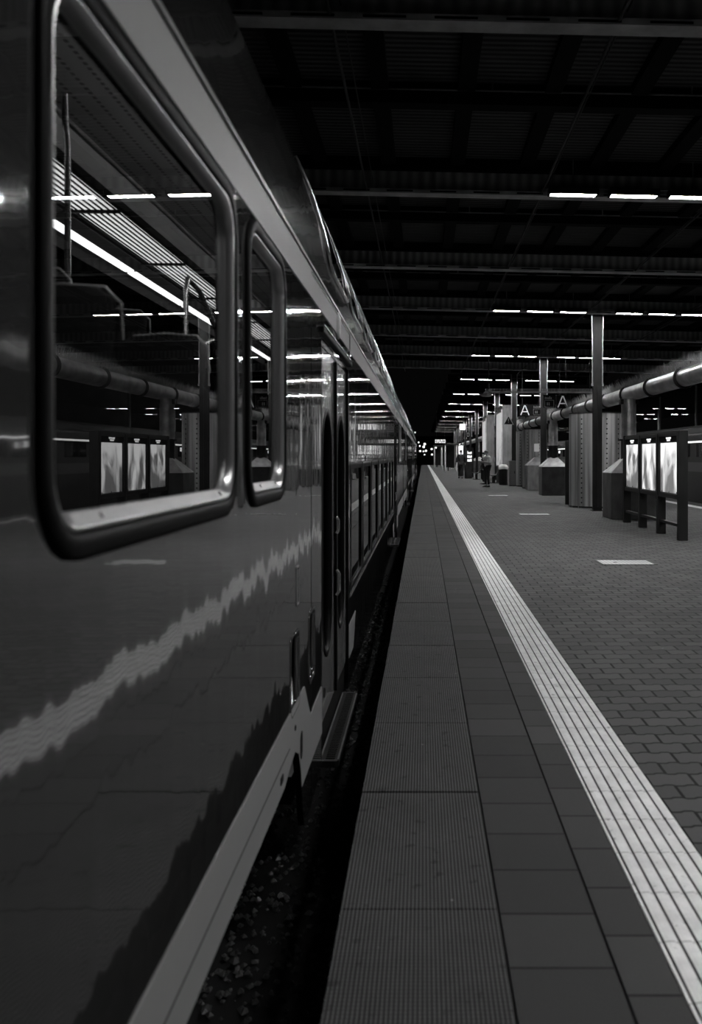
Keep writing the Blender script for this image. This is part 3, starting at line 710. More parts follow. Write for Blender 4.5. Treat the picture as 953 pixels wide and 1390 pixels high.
# ------------------------------------------------------------------ big pipe with bird spikes
PX, PH = 4.95, 1.44+.302*4.95
pr = empty('duct_pipe', (PX, 6, PH), 'long galvanised duct pipe running above the concrete feet and silos', 'pipe')
pt = MB(); pt.tube([(0, 0, 0), (0, 118, 0)], .175, 24, caps=True); pt.build('pipe_run', M_GALV, pr)
y = 1.6
while y < 116:
    c = MB(); c.tube([(0, y, 0), (0, y+.10, 0)], .196, 24); c.tube([(0, y+.03, 0), (0, y+.07, 0)], .215, 24)
    if y < 110: c.build('pipe_collar', M_DARKM if y < 44 else M_GALV, pr)
    y += 2.35
sp = MB()
y = .2
while y < 60:
    for s in (-.10, -.05, -.01, .03, .07, .11):
        a = R.uniform(-.5, .5); h = R.uniform(.14, .27); x = s; z = math.sqrt(.175**2-x*x)-.002; w = .0045
        sp.add([(x-w, y, z), (x+w, y, z), (x, y+w*2, z), (x+a*.25+s*.8, y+R.uniform(-.05, .05), z+h)], [(0, 1, 3), (1, 2, 3), (2, 0, 3), (0, 2, 1)])
    y += .045
tag(sp.build('bird_spikes', M_GREYM, pr), label='bristling bird spikes along the top of the pipe', kind='stuff')

def foot(X, Y, label, w=1.02, tube=True, base=M_CONC):
    root = empty('pipe_foot', (X, Y, 0), label, 'concrete foot', 'concrete feet carrying the duct pipe')
    hw = w/2
    MB().box(-hw, hw, 0, w, 0, 1.06, bev=.02).build('block', base, root)
    c = MB(); n = .15
    l0 = [(-hw, 0, 1.062), (hw, 0, 1.062), (hw, w, 1.062), (-hw, w, 1.062)]; l1 = [(-n, hw-n, 1.40), (n, hw-n, 1.40), (n, hw+n, 1.40), (-n, hw+n, 1.40)]
    c.loft([l0, l1], smooth=False); c.build('sloped_cap', M_CAP, root)
    if tube:
        c = MB(); c.tube([(0, hw, 1.36), (0, hw, 1.80)], .18, 20); c.tube([(0, hw, 1.80), (0, hw, 1.84)], .25, 20)
        c.build('flange', M_DARKM, root)
        c = MB(); c.tube([(0, hw, 1.84), (0, hw, PH-.15)], .17, 20); c.build('riser', M_GALV, root)
        c = MB(); c.box(-.21, .21, hw-.1, hw+.1, PH-.28, PH-.16, bev=.01); c.build('saddle', M_DARKM, root)
    return root
foot(4.80, 20.5, 'dark concrete foot half hidden behind the poster board')
foot(4.83, 32.95, 'dark concrete foot with pyramid cap just in front of the second roof column', w=.96)
foot(4.95, 38.3, 'paler concrete foot just left of and behind the second roof column', tube=False, base=mat('mid_concrete', .12, .8, noise=(4, 4, 2, .4)))
foot(4.8, 62, 'distant concrete foot under the pipe, nearer of the two farthest')
foot(4.8, 78, 'farthest concrete foot under the pipe')

def silo_mat():
    m = mat('ribbed_stainless', .30, .36, metal=.55, spec=.5)
    nt = m.node_tree; b = nt.nodes['Principled BSDF']
    tc = node(nt, 'ShaderNodeTexCoord'); mp = node(nt, 'ShaderNodeMapping'); mp.inputs['Scale'].default_value = (9, 9, .25)
    n = node(nt, 'ShaderNodeTexNoise'); n.inputs['Scale'].default_value = 1; n.inputs['Detail'].default_value = 5
    nt.links.new(tc.outputs['Object'], mp.inputs[0]); nt.links.new(mp.outputs[0], n.inputs['Vector'])
    r = node(nt, 'ShaderNodeMapRange'); r.inputs[1].default_value = .3; r.inputs[2].default_value = .7; r.inputs[3].default_value = .12; r.inputs[4].default_value = .5
    nt.links.new(n.outputs['Fac'], r.inputs[0]); nt.links.new(r.outputs[0], b.inputs['Base Color'])
    return m
M_SIL = silo_mat()
def silo(X, Y, rad, label, n=20, notice=False):
    root = empty('steel_silo', (X, Y, 0), label, 'silo', 'ribbed stainless steel silos under the pipe')
    H = 2.64
    sh = MB(); pts = []
    for k in range(n*4):
        a = 2*PI*k/(n*4); rr_ = rad+(.012 if k % 4 in (0, 1) else 0); pts.append((rr_*math.cos(a), rad+rr_*math.sin(a)))
    sh.prism(pts, 2, .0, H); sh.build('shell', M_SIL, root)
    rv = MB()
    for a in (-1.35, -.8, -2.3):
        for k in range(18):
            z = .15+k*.137; x = (rad+.012)*math.cos(a); yy = rad+(rad+.012)*math.sin(a); d = Vector((math.cos(a), math.sin(a), 0))
            rv.tube([(x, yy, z), (x+d.x*.012, yy+d.y*.012, z)], .022, 8)
    rv.build('rivets', M_DARKM, root)
    t = MB(); t.tube([(0, rad, H), (0, rad, H+.03)], rad+.02, 32); t.tube([(0, rad, 0), (0, rad, .05)], rad+.015, 32); t.build('rim', M_DARKM, root)
    if notice:
        MB().box(-.1, .12, -.03, -.018, 1.65, 2.0).build('notice', M_SIGNW, root)
    return root
silo(4.92, 24.9, .74, 'nearest broad steel silo behind the first roof column')
silo(4.97, 42.7, .50, 'farther steel silo, leftmost and paler, behind third roof column', notice=False)
silo(5.02, 39.9, .55, 'farther steel silo with small notice beside the second roof column', notice=True)
# hidden dark slab between
tag(MB().box(4.25, 4.5, 26.9, 27.0, 0, 1.9, bev=.01).build('control_cabinet', M_DARKM), 'narrow dark cabinet peeking out left of the nearest silo', 'cabinet')
pl_ = empty('notice_post', (4.62, 38.0, 0))
bpy.data.objects.remove(pl_)

# ------------------------------------------------------------------ covers in the paving
def cover(x0, x1, y0, y1, label):
    root = empty('drain_cover', ((x0+x1)/2, (y0+y1)/2, 0), label, 'cover plate', 'metal inspection covers in the paving')
    w, d = (x1-x0)/2, (y1-y0)/2
    MB().box(-w, w, -d, d, -.02, .004).build('plate', M_CAPL, root)
    f = MB(); f.box(-w-.03, w+.03, -d-.03, -d, -.02, .006).box(-w-.03, w+.03, d, d+.03, -.02, .006).box(-w-.03, -w, -d, d, -.02, .006).box(w, w+.03, -d, d, -.02, .006)
    f.build('frame', M_DARKM, root)
    MB().tube([(-w*.4, 0, .004), (-w*.4, 0, .006)], .03, 10).build('key_hole', M_BLACK, root)
M_CAPL = ribbed('cover_plate_metal', .5, 0, .05, .45, .003, metal=.4, dark=.6)
cover(2.40, 3.08, 11.95, 12.45, 'pale ribbed inspection cover in the paving, nearest the camera')
cover(2.40, 3.12, 22.1, 22.6, 'second inspection cover in the paving, left of the first column')
cover(2.4, 3.1, 32.8, 33.3, 'third inspection cover in the paving, far in front of the standing person')

# ------------------------------------------------------------------ gantry with bird spikes, section signs
ga = empty('sign_gantry', (0, 30.2, 0), 'thin horizontal gantry beam with a comb of bird spikes and domed end lamp', 'gantry')
gz = Z(531.5, 30.2)
MB().box(2.05, 5.75, -.04, .04, gz-.05, gz, bev=.006).build('beam', M_GREYM, ga)
g = MB(); x = 2.1
while x < 5.7:
    g.box(x-.008, x+.008, -.01, .01, gz, gz+.10); g.box(x-.008, x+.008, -.04, -.03, gz+.0, gz+.09); x += .05
tag(g.build('bird_spikes', M_GREYM, ga), kind='stuff')
g = MB(); g.tube([(2.2, 0, gz), (2.2, 0, roofz(4.3, 2.2))], .02, 8); g.tube([(5.6, 0, gz), (5.6, 0, roofz(4.3, 5.6))], .02, 8); g.build('hanger', M_DARKM, ga)
g = MB(); g.loft([[(2.12+r_*math.cos(2*PI*k/16), r_*math.sin(2*PI*k/16), z) for k in range(16)] for r_, z in ((.05, gz-.05), (.19, gz-.09), (.21, gz-.13), (.12, gz-.17))]); g.build('dome', M_GREYM, ga)

def section_sign(pxA, Y, zc, label, cols, wide=.72):
    X = XY(pxA, Y)
    root = empty('section_sign', (X, Y, 0), label, 'sign', 'hanging platform section signs')
    MB().box(-.22, wide, 0, .08, zc-.22, zc+.24, bev=.01).build('panel', M_BLACK, root)
    lt = MB()
    for (xa, za, xb, zb) in ((-.165, -.19, -.012, .20), (.165, -.19, .012, .20), (-.105, -.055, .105, -.055)):
        d = Vector((xb-xa, 0, zb-za)).normalized(); q = Vector((-d.z, 0, d.x))*.017
        lt.loft([[(xa+q.x, yy, zc+za+q.z), (xa-q.x, yy, zc+za-q.z), (xb-q.x, yy, zc+zb-q.z), (xb+q.x, yy, zc+zb+q.z)] for yy in (-.012, 0)], smooth=False)
    lt.build('letter', M_SIGNL, root)
    b = MB(); a0, a1 = .34, wide-.06
    if wide < .4: a0, a1 = -.62, -.30; MB().box(-.66, -.25, 0, .08, zc-.2, zc+.24).build('side_panel', M_BLACK, root)
    for (x0, x1, z0, z1) in ((a0, a1, zc+.05, zc+.062), (a0, a1, zc-.18, zc-.168), (a0, a0+.012, zc-.18, zc+.06), (a1-.012, a1, zc-.18, zc+.06)): b.box(x0, x1, -.008, 0, z0, z1)
    b.build('outline', M_PLAST, root)
    b = MB()
    for k in range(5): b.box(a0+.01+k*.05, a0+.04+k*.05, -.012, 0, zc+.09, zc+.09+R.uniform(.06, .1))
    for k in range(2): b.box(a0+.08+k*.06, a0+.11+k*.06, -.012, 0, zc-.12, zc-.02)
    b.build('lettering', M_PLAST, root)
    b = MB(); b.tube([(-.1, .04, zc+.24), (-.1, .04, roofz(4.3, X)-.0)], .015, 6); b.tube([(wide-.15, .04, zc+.24), (wide-.15, .04, roofz(4.3, X+1))], .015, 6); b.build('hanger', M_DARKM, root)
M_SIGNL = mat('sign_letter_glow', .5, .5, emit=.16)  # letters given a faint glow of their own
section_sign(712.5, 36.2, Z(557, 36.2), 'farther hanging section sign showing the letter A above silos', 2)
sb = section_sign(764, 30.6, Z(545.5, 30.6), 'nearer hanging section sign showing the letter A right of second column', 2, wide=.26)

# triangle warning sign on the third column
tr = empty('warning_sign', (4.58, 44.3, Z(571, 44.5)), 'dark triangular warning sign on an arm beside the third column', 'sign')
MB().prism([(-.62, -.2), (-.14, -.2), (-.38, .22)], 1, -.02, 0).build('plate', M_BLACK, tr)
t = MB()
A_, B_, C_ = (-.62, -.2), (-.14, -.2), (-.38, .22)
for p, q in ((A_, B_), (B_, C_), (C_, A_)): t.tube([(p[0], -.02, p[1]), (q[0], -.02, q[1])], .014, 6)
t.build('rim', M_PLAST, tr)
MB().box(-.395, -.365, -.025, -.02, -.04, .09).box(-.395, -.365, -.025, -.02, -.11, -.08).build('pictogram', M_PLAST, tr)
MB().box(-.3, -.1, -.015, .0, -.02, .02).build('arm', M_DARKM, tr)

# ------------------------------------------------------------------ tall lit shafts / kiosks
def kiosk(px0, px1, Y, top, label, lit=True, depth=3.4):
    X0, X1 = XY(px0, Y), XY(px1, Y)
    root = empty('poster_shaft', (X0, Y, 0), label, 'kiosk', 'tall shafts with backlit poster sides')
    w = X1-X0
    MB().box(0, w, 0, depth, 0, top, bev=.02).build('shaft', M_GREYM, root)
    MB().box(-.03, w+.03, -.03, depth+.03, top, top+.12, bev=.02).build('cap', M_GREYM, root)
    MB().box(-.03, 0, .0, depth, 0, .95).build('plinth', M_DARKM, root)
    MB().box(-.045, -.005, .15, depth-.15, .95, top-.25).build('lit_poster', M_KP, root)
    f = MB(); f.box(-.055, 0, .05, .15, .0, top-.1).box(-.055, 0, depth-.15, depth-.05, .9, top-.1); f.build('poster_frame', M_GALVW, root)
    return root
M_KP = poster_mat('shaft_poster_glow', 3.3, .5, .45)
kiosk(682, 696.5, 46.8, 4.0, 'nearer tall grey shaft with lit poster side behind the waste bin')
kiosk(660.5, 671.5, 58.0, 4.0, 'farther tall grey shaft with lit poster side, left of the nearer')
kiosk(704, 712, 51.5, 3.6, 'grey shaft mostly hidden behind the silos')

def box_thing(name, px0, px1, pyb, pyt, m, label, cat, depth=.4, Y=None, extra=None):
    Y = Y or Yb(pyb); X0, X1 = XY(px0, Y), XY(px1, Y)
    root = empty(name, ((X0+X1)/2, Y, 0), label, cat); w = (X1-X0)/2; z1 = Z(pyt, Y)
    MB().box(-w, w, 0, depth, 0.03, z1, bev=.015).build('body', m, root)
    MB().box(-w+.02, w-.02, .02, depth-.02, 0, .03).build('base', M_BLACK, root)
    MB().box(-w-.01, w+.01, -.01, depth+.01, z1, z1+.02, bev=.005).build('top', m, root)
    if extra: extra(root, w, z1)
    return root
def door_ex(root, w, z1): MB().box(-w+.03, w-.03, -.012, 0, .1, z1-.06, bev=.004).build('door', M_PLASTL, root); MB().box(w-.1, w-.07, -.02, -.01, z1*.5, z1*.6).build('latch', M_DARKM, root)
M_PLASTL = mat('light_grey_plastic', .2, .5)
box_thing('grit_bin', 691.3, 700.8, 658.4, 626, M_PLASTL, 'plain light grey box cabinet between waste bin and silos', 'cabinet', Y=43.7, extra=door_ex)
# waste bin with bag
wb = empty('waste_bin', (XY(683.2, 45.3), 45.3, 0), 'round dark waste bin with pale bag folded over its rim', 'waste bin')
c = MB(); c.loft([[(r_*math.cos(2*PI*k/20), r_*math.sin(2*PI*k/20), z) for k in range(20)] for r_, z in ((.20, 0), (.215, .03), (.22, .88), (.225, .9))]); c.build('barrel', M_DARKM, wb)
c = MB(); n = 24
c.loft([[((r_+.012*math.sin(5*a+z*30))*math.cos(a), (r_+.012*math.sin(5*a+z*30))*math.sin(a), z+.02*math.sin(3*a)) for a in [2*PI*k/n for k in range(n)]] for r_, z in ((.235, .80), (.245, .88), (.235, .95), (.19, 1.0), (.08, 1.03))]); c.build('bag', M_GALVW, wb)
MB().box(-.03, .03, .2, .25, .6, .75).build('hinge', M_DARKM, wb)

def bench(px, Y, label, n=2):
    root = empty('bench', (XY(px, Y), Y, 0), label, 'bench', 'metal platform benches', rz=-PI/2)
    for k in range(n):
        s = MB(); x = -.3+k*.55
        pf = [(-.22, .43), (-.15, .40), (.1, .40), (.2, .45), (.27, .62), (.31, .85), (.30, .85), (.24, .62), (.17, .47), (.09, .42), (-.14, .42), (-.21, .45)]
        s.prism(pf, 0, x, x+.48); s.build('seat', M_DARKM, root)
    b = MB(); b.box(-.35, .8, -.02, .06, .34, .40); b.build('beam', M_DARKM, root)
    for x in (-.15, .6):
        MB().box(x-.04, x+.04, -.03, .07, 0, .35).box(x-.1, x+.1, -.2, .25, 0, .02).build('leg', M_DARKM, root)
bench(669, 48.9, 'metal bench behind the person in the light jacket, beside waste bin')
bench(646, 56.2, 'metal bench farther back, left of the person in the light jacket')
lug = empty('suitcase', (XY(660.2, 55.2)-.12, 55.2, 0), 'dark upright suitcase beside the farther bench', 'suitcase')
MB().box(-.2, .2, 0, .25, .05, .75, bev=.04).build('shell', M_BLACK, lug)
c = MB(); c.tube([(-.1, .2, .75), (-.1, .2, 1.0), (.1, .2, 1.0), (.1, .2, .75)], .012, 6); c.build('handle', M_GREYM, lug)
MB().box(-.17, -.1, .05, .1, 0, .06).box(.1, .17, .05, .1, 0, .06).build('wheel', M_BLACK, lug)

# ---- vending machine + shop front, display boards farther away
vm = box_thing('vending_machine', 633, 643, 0, 608, M_DARKM, 'vending machine with bright shelves of goods, right of the walking person', 'vending machine', depth=.8, Y=62)
def goods(root, w, z1, rows=5, cols=5):
    for r in range(rows):
        s = MB()
        for k in range(cols):
            x = -w+.08+(2*w-.2)*k/cols; s.box(x, x+(2*w-.2)/cols*.7, -.02, 0, .55+r*(z1-.7)/rows, .55+r*(z1-.7)/rows+R.uniform(.12, .2))
        s.build('lit_goods', M_CLOCK if r % 2 else M_DISP, root)
goods(vm, XY(643, 62)/2-XY(633, 62)/2, Z(608, 62))
box_thing('flower_planter', 631, 641, 0, 627, M_DARKM, 'low dark planter box beneath the vending machine, to its left', 'planter', depth=.5, Y=58.5)
pk = box_thing('info_panel', 622.2, 629.2, 0, 604, M_DARKM, 'lit information panel behind the head of the walking person', 'display', depth=.25, Y=66)
MB().box(-.16, .16, -.03, 0, 1.3, Z(604, 66)-.05).build('lit_face', M_CLOCK, pk)
cb = empty('platform_clock', (XY(628, 66), 66, Z(579.5, 66)), 'glowing square clock box hanging over the platform', 'clock')
MB().box(-.2, .2, 0, .2, -.2, .2, bev=.01).build('lit_box', M_CLOCK, cb)
MB().tube([(0, -.01, 0), (0, -.01, .13)], .012, 6).tube([(0, -.01, 0), (.09, -.01, .02)], .012, 6).build('hands', M_BLACK, cb)
MB().tube([(0, .1, .2), (0, .1, roofz(4.3, 2.9)-Z(579.5, 66))], .02, 6).build('hanger', M_DARKM, cb)
bs = empty('blade_sign', (XY(635.5, 60), 60, Z(590, 60)), 'small dark hanging sign with outlined digit left of the lit shafts', 'sign')
MB().box(-.12, .12, 0, .06, -.18, .18, bev=.01).build('panel', M_BLACK, bs)
ringb = MB()
for (x0, x1, z0, z1) in ((-.07, .07, .1, .12), (-.07, .07, -.12, -.1), (-.07, -.05, -.12, .12), (.05, .07, -.12, .12)): ringb.box(x0, x1, -.008, 0, z0, z1)
ringb.build('outline', M_SIGNL, bs)
MB().tube([(0, .03, .18), (0, .03, roofz(4.3, 3)-Z(590, 60))], .015, 6).build('hanger', M_DARKM, bs)

dv = empty('departure_display', (XY(598, 84), 84, Z(599, 84)), 'long bright departure display hanging above the far platform', 'display')
MB().box(-.55, .55, 0, .15, -.2, .2, bev=.01).build('case', M_BLACK, dv)
for r in range(3):
    l = MB()
    for k in range(8): l.box(-.5+k*.125, -.5+k*.125+R.uniform(.06, .11), -.01, 0, -.15+r*.12, -.15+r*.12+.07)
    l.build('text_row', M_DISP, dv)
MB().tube([(-.4, .07, .2), (-.4, .07, roofz(4.3, 1.6)-Z(599, 84))], .02, 6).tube([(.4, .07, .2), (.4, .07, roofz(4.3, 1.6)-Z(599, 84))], .02, 6).build('hanger', M_DARKM, dv)

def shelter(px0, px1, Y, ytop, label, depth=6):
    X0, X1 = XY(px0, Y), XY(px1, Y); H = Z(ytop, Y)
    root = empty('glass_shelter', (X0, Y, 0), label, 'shelter', 'shelters at the far end of the platform')
    w = X1-X0
    for x in (0, w):
        for yy in (0, depth): MB().box(x-.06, x+.06, yy-.06, yy+.06, 0, H).build('post', M_GALVW, root)
    MB().box(-.15, w+.15, -.15, depth+.15, H, H+.18, bev=.02).build('roof', M_DARKM, root)
    MB().box(.06, w-.06, depth-.05, depth, .3, H-.2).build('back_wall', M_DARKM, root)
    MB().box(.06, .09, .1, depth-.1, .3, H-.2).build('side_pane', M_GLASS, root)
    MB().box(.3, w-.2, depth*.5, depth*.5+.4, .4, .46).box(.3, .4, depth*.5, depth*.5+.4, 0, .4).build('bench_plank', M_DARKM, root)
    return root
shelter(604.5, 620, 88, 604, 'pale-posted shelter behind the small standing figure', 5)
shelter(590, 600, 118, 606, 'farthest shelter at the end of the platform', 6)
bd = MB().box(XY(594, 150), 8, 150, 152, -1, 3.4).build('platform_end_building', M_DARKM); tag(bd, 'low dark building closing the far end of the platform', 'building')
skyb = MB(); skyb.box(-30, 30, 262, 264, -1, 7.3).box(-6, 30, 240, 262, -1, 4); o = skyb.build('distant_building', M_DARKM); tag(o, 'distant dark building beyond the train at the vanishing point', 'building')
k = 0
for px, py, s in ((568.3, 600.5, .5), (570, 605.5, .55), (575.2, 606.5, .8), (576.6, 602.8, .8), (570.3, 612.3, .7), (575, 612.6, .6), (578.3, 612, .7), (586, 609.5, .7), (586.4, 617, .7), (563.5, 587, .45), (576.4, 617.2, .5), (591, 607.8, 1.0)):
    Y = 221+k*.9; X = XY(px, Y); z = Z(py, Y)
    o = MB().loft([[(X+s*.38*math.cos(2*PI*q/10)*f, Y, z+s*.38*math.sin(2*PI*q/10)*f) if 0 else (X+s*.38*f*math.cos(2*PI*q/10), Y+d, z+s*.38*f*math.sin(2*PI*q/10)) for q in range(10)] for f, d in ((.6, -.1), (1, 0), (.6, .1))]).build('yard_lamp', M_CLOCK)
    tag(o, '%s distant yard lamp, counted from the left, at the vanishing point' % ['second', 'third', 'sixth', 'eighth', 'fourth', 'fifth', 'ninth', 'tenth', 'eleventh', 'first', 'seventh', 'twelfth'][k], 'lamp', 'distant yard lamps beyond the platform')
    MB().box(X-.05, X+.05, Y+.1, Y+.2, -1, z+.05).build('mast', M_DARKM, o); k += 1

# ------------------------------------------------------------------ train on the right
M_RT = mat('other_train_paint', .018, .6, spec=.15); M_RTB = mat('other_train_band', .06, .6, spec=.15)
rt = empty('regional_train', (8.75, 8, 0), 'dark train with lit windows standing on the far right track', 'train')
TL = 80
wz0, wz1 = 1.42, 1.86
MB().box(.0, 2.7, 0, TL, -.3, 2.2, bev=.08).build('body', M_RT, rt)
rfm = MB(); rfm.prism([(0.02, 2.2), (2.68, 2.2), (2.4, 2.4), (2.0, 2.5), (.7, 2.5), (.3, 2.4)], 1, .1, TL-.1); rfm.build('roof', M_RT, rt)
MB().box(-.006, .0, 0, TL, .95, 1.25).build('pale_band', M_RTB, rt)
MB().box(-.02, .0, .1, TL, 1.88, 1.93).build('light_line', M_DISP, rt)
for k in range(34):
    yy = .8+k*2.3
    w = MB().box(-.012, .0, yy, yy+1.6, wz0, wz1, bev=.005).build('window', M_DGLASS, rt)
    if k % 3 == 0: MB().box(-.016, -.012, yy+.3, yy+.9, wz0+.22, wz1-.06).build('lit_pane', M_RACKL, w)
MB().box(.2, 2.5, .3, TL, -.9, -.3).build('underframe', M_BLACK, rt)
for kk, X in enumerate((9.35, 10.8)):
    tag(MB().box(X-.035, X+.035, Y0, Y1, -1.0, -.9).build('rail', M_DARKM), ('nearer' if kk == 0 else 'farther')+' steel rail under the train on the right', 'rail')

# slim white posts over at the neighbouring platform
k = 0
for px, Y in ((896, 62), (945, 52), (893.5, 80)):
    X = XY(px, Y); r_ = empty('lamp_mast', (X, Y, 0), '%s slim white mast on the neighbouring platform' % ['middle', 'rightmost', 'leftmost'][k], 'mast', 'white masts on the neighbouring platform')
    MB().tube([(0, 0, 0), (0, 0, EYE+4.1)], .06, 8).build('mast', M_GALVW, r_); MB().box(-.2, .2, -.2, .2, 0, .05).build('base_plate', M_DARKM, r_); k += 1

# ------------------------------------------------------------------ people
def skin_mesh(V, E, name, m, parent, scale=1.0, sub=1):
    """V: dict name -> (x,y,z,r). E: list of (a,b). first vertex is the root"""
    keys = list(V); me = bpy.data.meshes.new(name)
    me.from_pydata([V[k][:3] for k in keys], [(keys.index(a), keys.index(b)) for a, b in E], [])
    o = bpy.data.objects.new(name, me); COL.objects.link(o)
    sk = o.modifiers.new('s', 'SKIN'); sk.use_smooth_shade = True
    for i, k in enumerate(keys):
        sv = me.skin_vertices[0].data[i]; r = V[k][3]; sv.radius = (r, r) if not isinstance(r, tuple) else r; sv.use_root = (i == 0)
    ss = o.modifiers.new('u', 'SUBSURF'); ss.levels = sub; ss.render_levels = sub
    bpy.context.view_layer.update()
    nm = bpy.data.meshes.new_from_object(o.evaluated_get(bpy.context.evaluated_depsgraph_get()))
    bpy.data.objects.remove(o); nm.materials.clear(); nm.materials.append(m)
    nm.polygons.foreach_set('use_smooth', [True]*len(nm.polygons))
    q = bpy.data.objects.new(name, nm); COL.objects.link(q); q.parent = parent
    return q
M_SKIN = mat('skin', .32, .5); M_HAIR = mat('dark_hair', .015, .5)
def lerp(a, b, t): return tuple(a[i]+(b[i]-a[i])*t for i in range(3))
def person(loc, rz, H, label, pose, jm, tm, shm, cap=False, long_coat=False, skirt=False):
    """faces -Y locally"""
    root = empty('person', loc, label, 'person', None, rz); s = H/1.75
    J = dict(pelvis=(0, 0, .95), waist=(0, .0, 1.08), chest=(0, .0, 1.28), neck0=(0, .01, 1.46), neck=(0, .0, 1.53), head=(0, -.02, 1.63), crown=(0, -.01, 1.70),
             hipL=(.09, 0, .92), kneeL=(.10, -.02, .50), ankL=(.10, .02, .09), toeL=(.11, -.15, .03),
             hipR=(-.09, 0, .92), kneeR=(-.10, -.02, .50), ankR=(-.10, .02, .09), toeR=(-.11, -.15, .03),
             shL=(.18, .01, 1.42), elL=(.24, .03, 1.14), wrL=(.25, -.05, .90), shR=(-.18, .01, 1.42), elR=(-.24, .03, 1.14), wrR=(-.25, -.05, .90))
    J.update(pose)
    J = {k: tuple(c*s for c in v) for k, v in J.items()}
    rad = dict(pelvis=.125, waist=.115, chest=.135, neck0=.07, neck=.052, head=.082, crown=.062, hipL=.085, kneeL=.055, ankL=.038, toeL=.03, hipR=.085, kneeR=.055, ankR=.038, toeR=.03,
               shL=.06, elL=.042, wrL=.028, shR=.06, elR=.042, wrR=.028)
    V = {k: (*J[k], rad[k]*s) for k in rad}
    for S in 'LR': V['toe'+S] = (*lerp(J['ank'+S], (J['toe'+S][0], J['toe'+S][1], J['toe'+S][2]+.025*s), .62), .022*s)
    E = [('pelvis', 'waist'), ('waist', 'chest'), ('chest', 'neck0'), ('neck0', 'neck'), ('neck', 'head'), ('head', 'crown'), ('pelvis', 'hipL'), ('hipL', 'kneeL'), ('kneeL', 'ankL'), ('ankL', 'toeL'),
         ('pelvis', 'hipR'), ('hipR', 'kneeR'), ('kneeR', 'ankR'), ('ankR', 'toeR'), ('chest', 'shL'), ('shL', 'elL'), ('elL', 'wrL'), ('chest', 'shR'), ('shR', 'elR'), ('elR', 'wrR')]
    for S in ('L', 'R'):
        w, e = Vector(J['wr'+S]), Vector(J['el'+S]); d = (w-e).normalized(); side_ = Vector((1, 0, 0)) if abs(d.x) < .8 else Vector((0, 0, 1)); u = d.cross(side_).normalized()
        palm = w+d*.05*s; V['palm'+S] = (*palm, .026*s); E.append(('wr'+S, 'palm'+S))
        for k, off in enumerate((-.027, -.009, .009, .027)):
            ln = (.065, .075, .070, .055)[k]*s
            b = palm+d*.025*s+u*off*s; c = b+d*ln*.5+side_*.006*s*(1 if S == 'L' else -1); t = c+d*ln*.4+side_*(-.012*s if S == 'L' else .012*s)
            V['f%s%da' % (S, k)] = (*b, .010*s); V['f%s%db' % (S, k)] = (*c, .009*s); V['f%s%dc' % (S, k)] = (*t, .007*s)
            E += [('palm'+S, 'f%s%da' % (S, k)), ('f%s%da' % (S, k), 'f%s%db' % (S, k)), ('f%s%db' % (S, k), 'f%s%dc' % (S, k))]
        tb = w+d*.03*s-u*.03*s; tt = tb+d*.03*s-u*.018*s
        V['t%sa' % S] = (*tb, .011*s); V['t%sb' % S] = (*tt, .008*s); E += [('wr'+S, 't%sa' % S), ('t%sa' % S, 't%sb' % S)]
    skin_mesh(V, E, 'body', M_SKIN, root, sub=1)
    # face details: nose, ears, eyes, mouth
    h = Vector(J['head'])
    f = MB(); f.loft([[(h.x+r_*math.cos(2*PI*k/6)*s, h.y-(.080+d)*s, h.z+(zz+r_*math.sin(2*PI*k/6))*s) for k in range(6)] for r_, d, zz in ((.018, -.02, .0), (.014, .012, -.012), (.004, .02, -.015))])
    for sx in (-1, 1): f.loft([[(h.x+sx*(.078+d)*s, h.y+(.01+r_*.7*math.cos(2*PI*k/8))*s, h.z+(r_*math.sin(2*PI*k/8)+.0)*s) for k in range(8)] for r_, d in ((.028, -.01), (.03, .008), (.01, .012))])
    f.build('face_features', M_SKIN, root)
    f = MB()
    for sx in (-1, 1): f.box(h.x+(sx*.03-.012)*s, h.x+(sx*.03+.012)*s, h.y-.086*s, h.y-.07*s, h.z+.012*s, h.z+.024*s)
    f.box(h.x-.022*s, h.x+.022*s, h.y-.086*s, h.y-.07*s, h.z-.048*s, h.z-.04*s); f.build('eyes_and_mouth', M_HAIR, root)
    # hair
    hr = MB(); lo = []
    for z, r_, yo in ((-.045, .070, .022), (.0, .090, .016), (.04, .092, .008), (.075, .082, .004), (.105, .055, .003), (.12, .015, .003)):
        lo.append([(h.x+r_*s*math.cos(2*PI*k/16), h.y+(yo+r_*1.08*math.sin(2*PI*k/16)*(1 if math.sin(2*PI*k/16) > 0 else (.35 if z < .03 else .98)))*s, h.z+z*s) for k in range(16)])
    hr.loft(lo); hr.build('hair' if not cap else 'cap', M_HAIR, root)
    # jacket
    g = .022
    KJ = ['waist', 'pelvis', 'chest', 'neck0', 'shL', 'elL', 'wrL', 'shR', 'elR', 'wrR']
    VJ = {k: (*J[k], (rad[k]+g)*s) for k in KJ if not k.startswith('wr')}
    for S in 'LR': VJ['wr'+S] = (*lerp(J['el'+S], J['wr'+S], .93), (rad['wr'+S]+.02)*s)
    VJ['neck0'] = (*J['neck0'], .075*s); VJ['pelvis'] = (J['pelvis'][0], J['pelvis'][1], J['pelvis'][2]-(.04*s), .158*s)
    EJ = [('waist', 'pelvis'), ('waist', 'chest'), ('chest', 'neck0'), ('chest', 'shL'), ('shL', 'elL'), ('elL', 'wrL'), ('chest', 'shR'), ('shR', 'elR'), ('elR', 'wrR')]
    skin_mesh(VJ, EJ, 'jacket', jm, root)
    VT = {k: (*J[k], (rad[k]+.018)*s) for k in ('pelvis', 'hipL', 'kneeL', 'hipR', 'kneeR')}
    for S in 'LR': VT['ank'+S] = (*lerp(J['knee'+S], J['ank'+S], .97), .055*s)
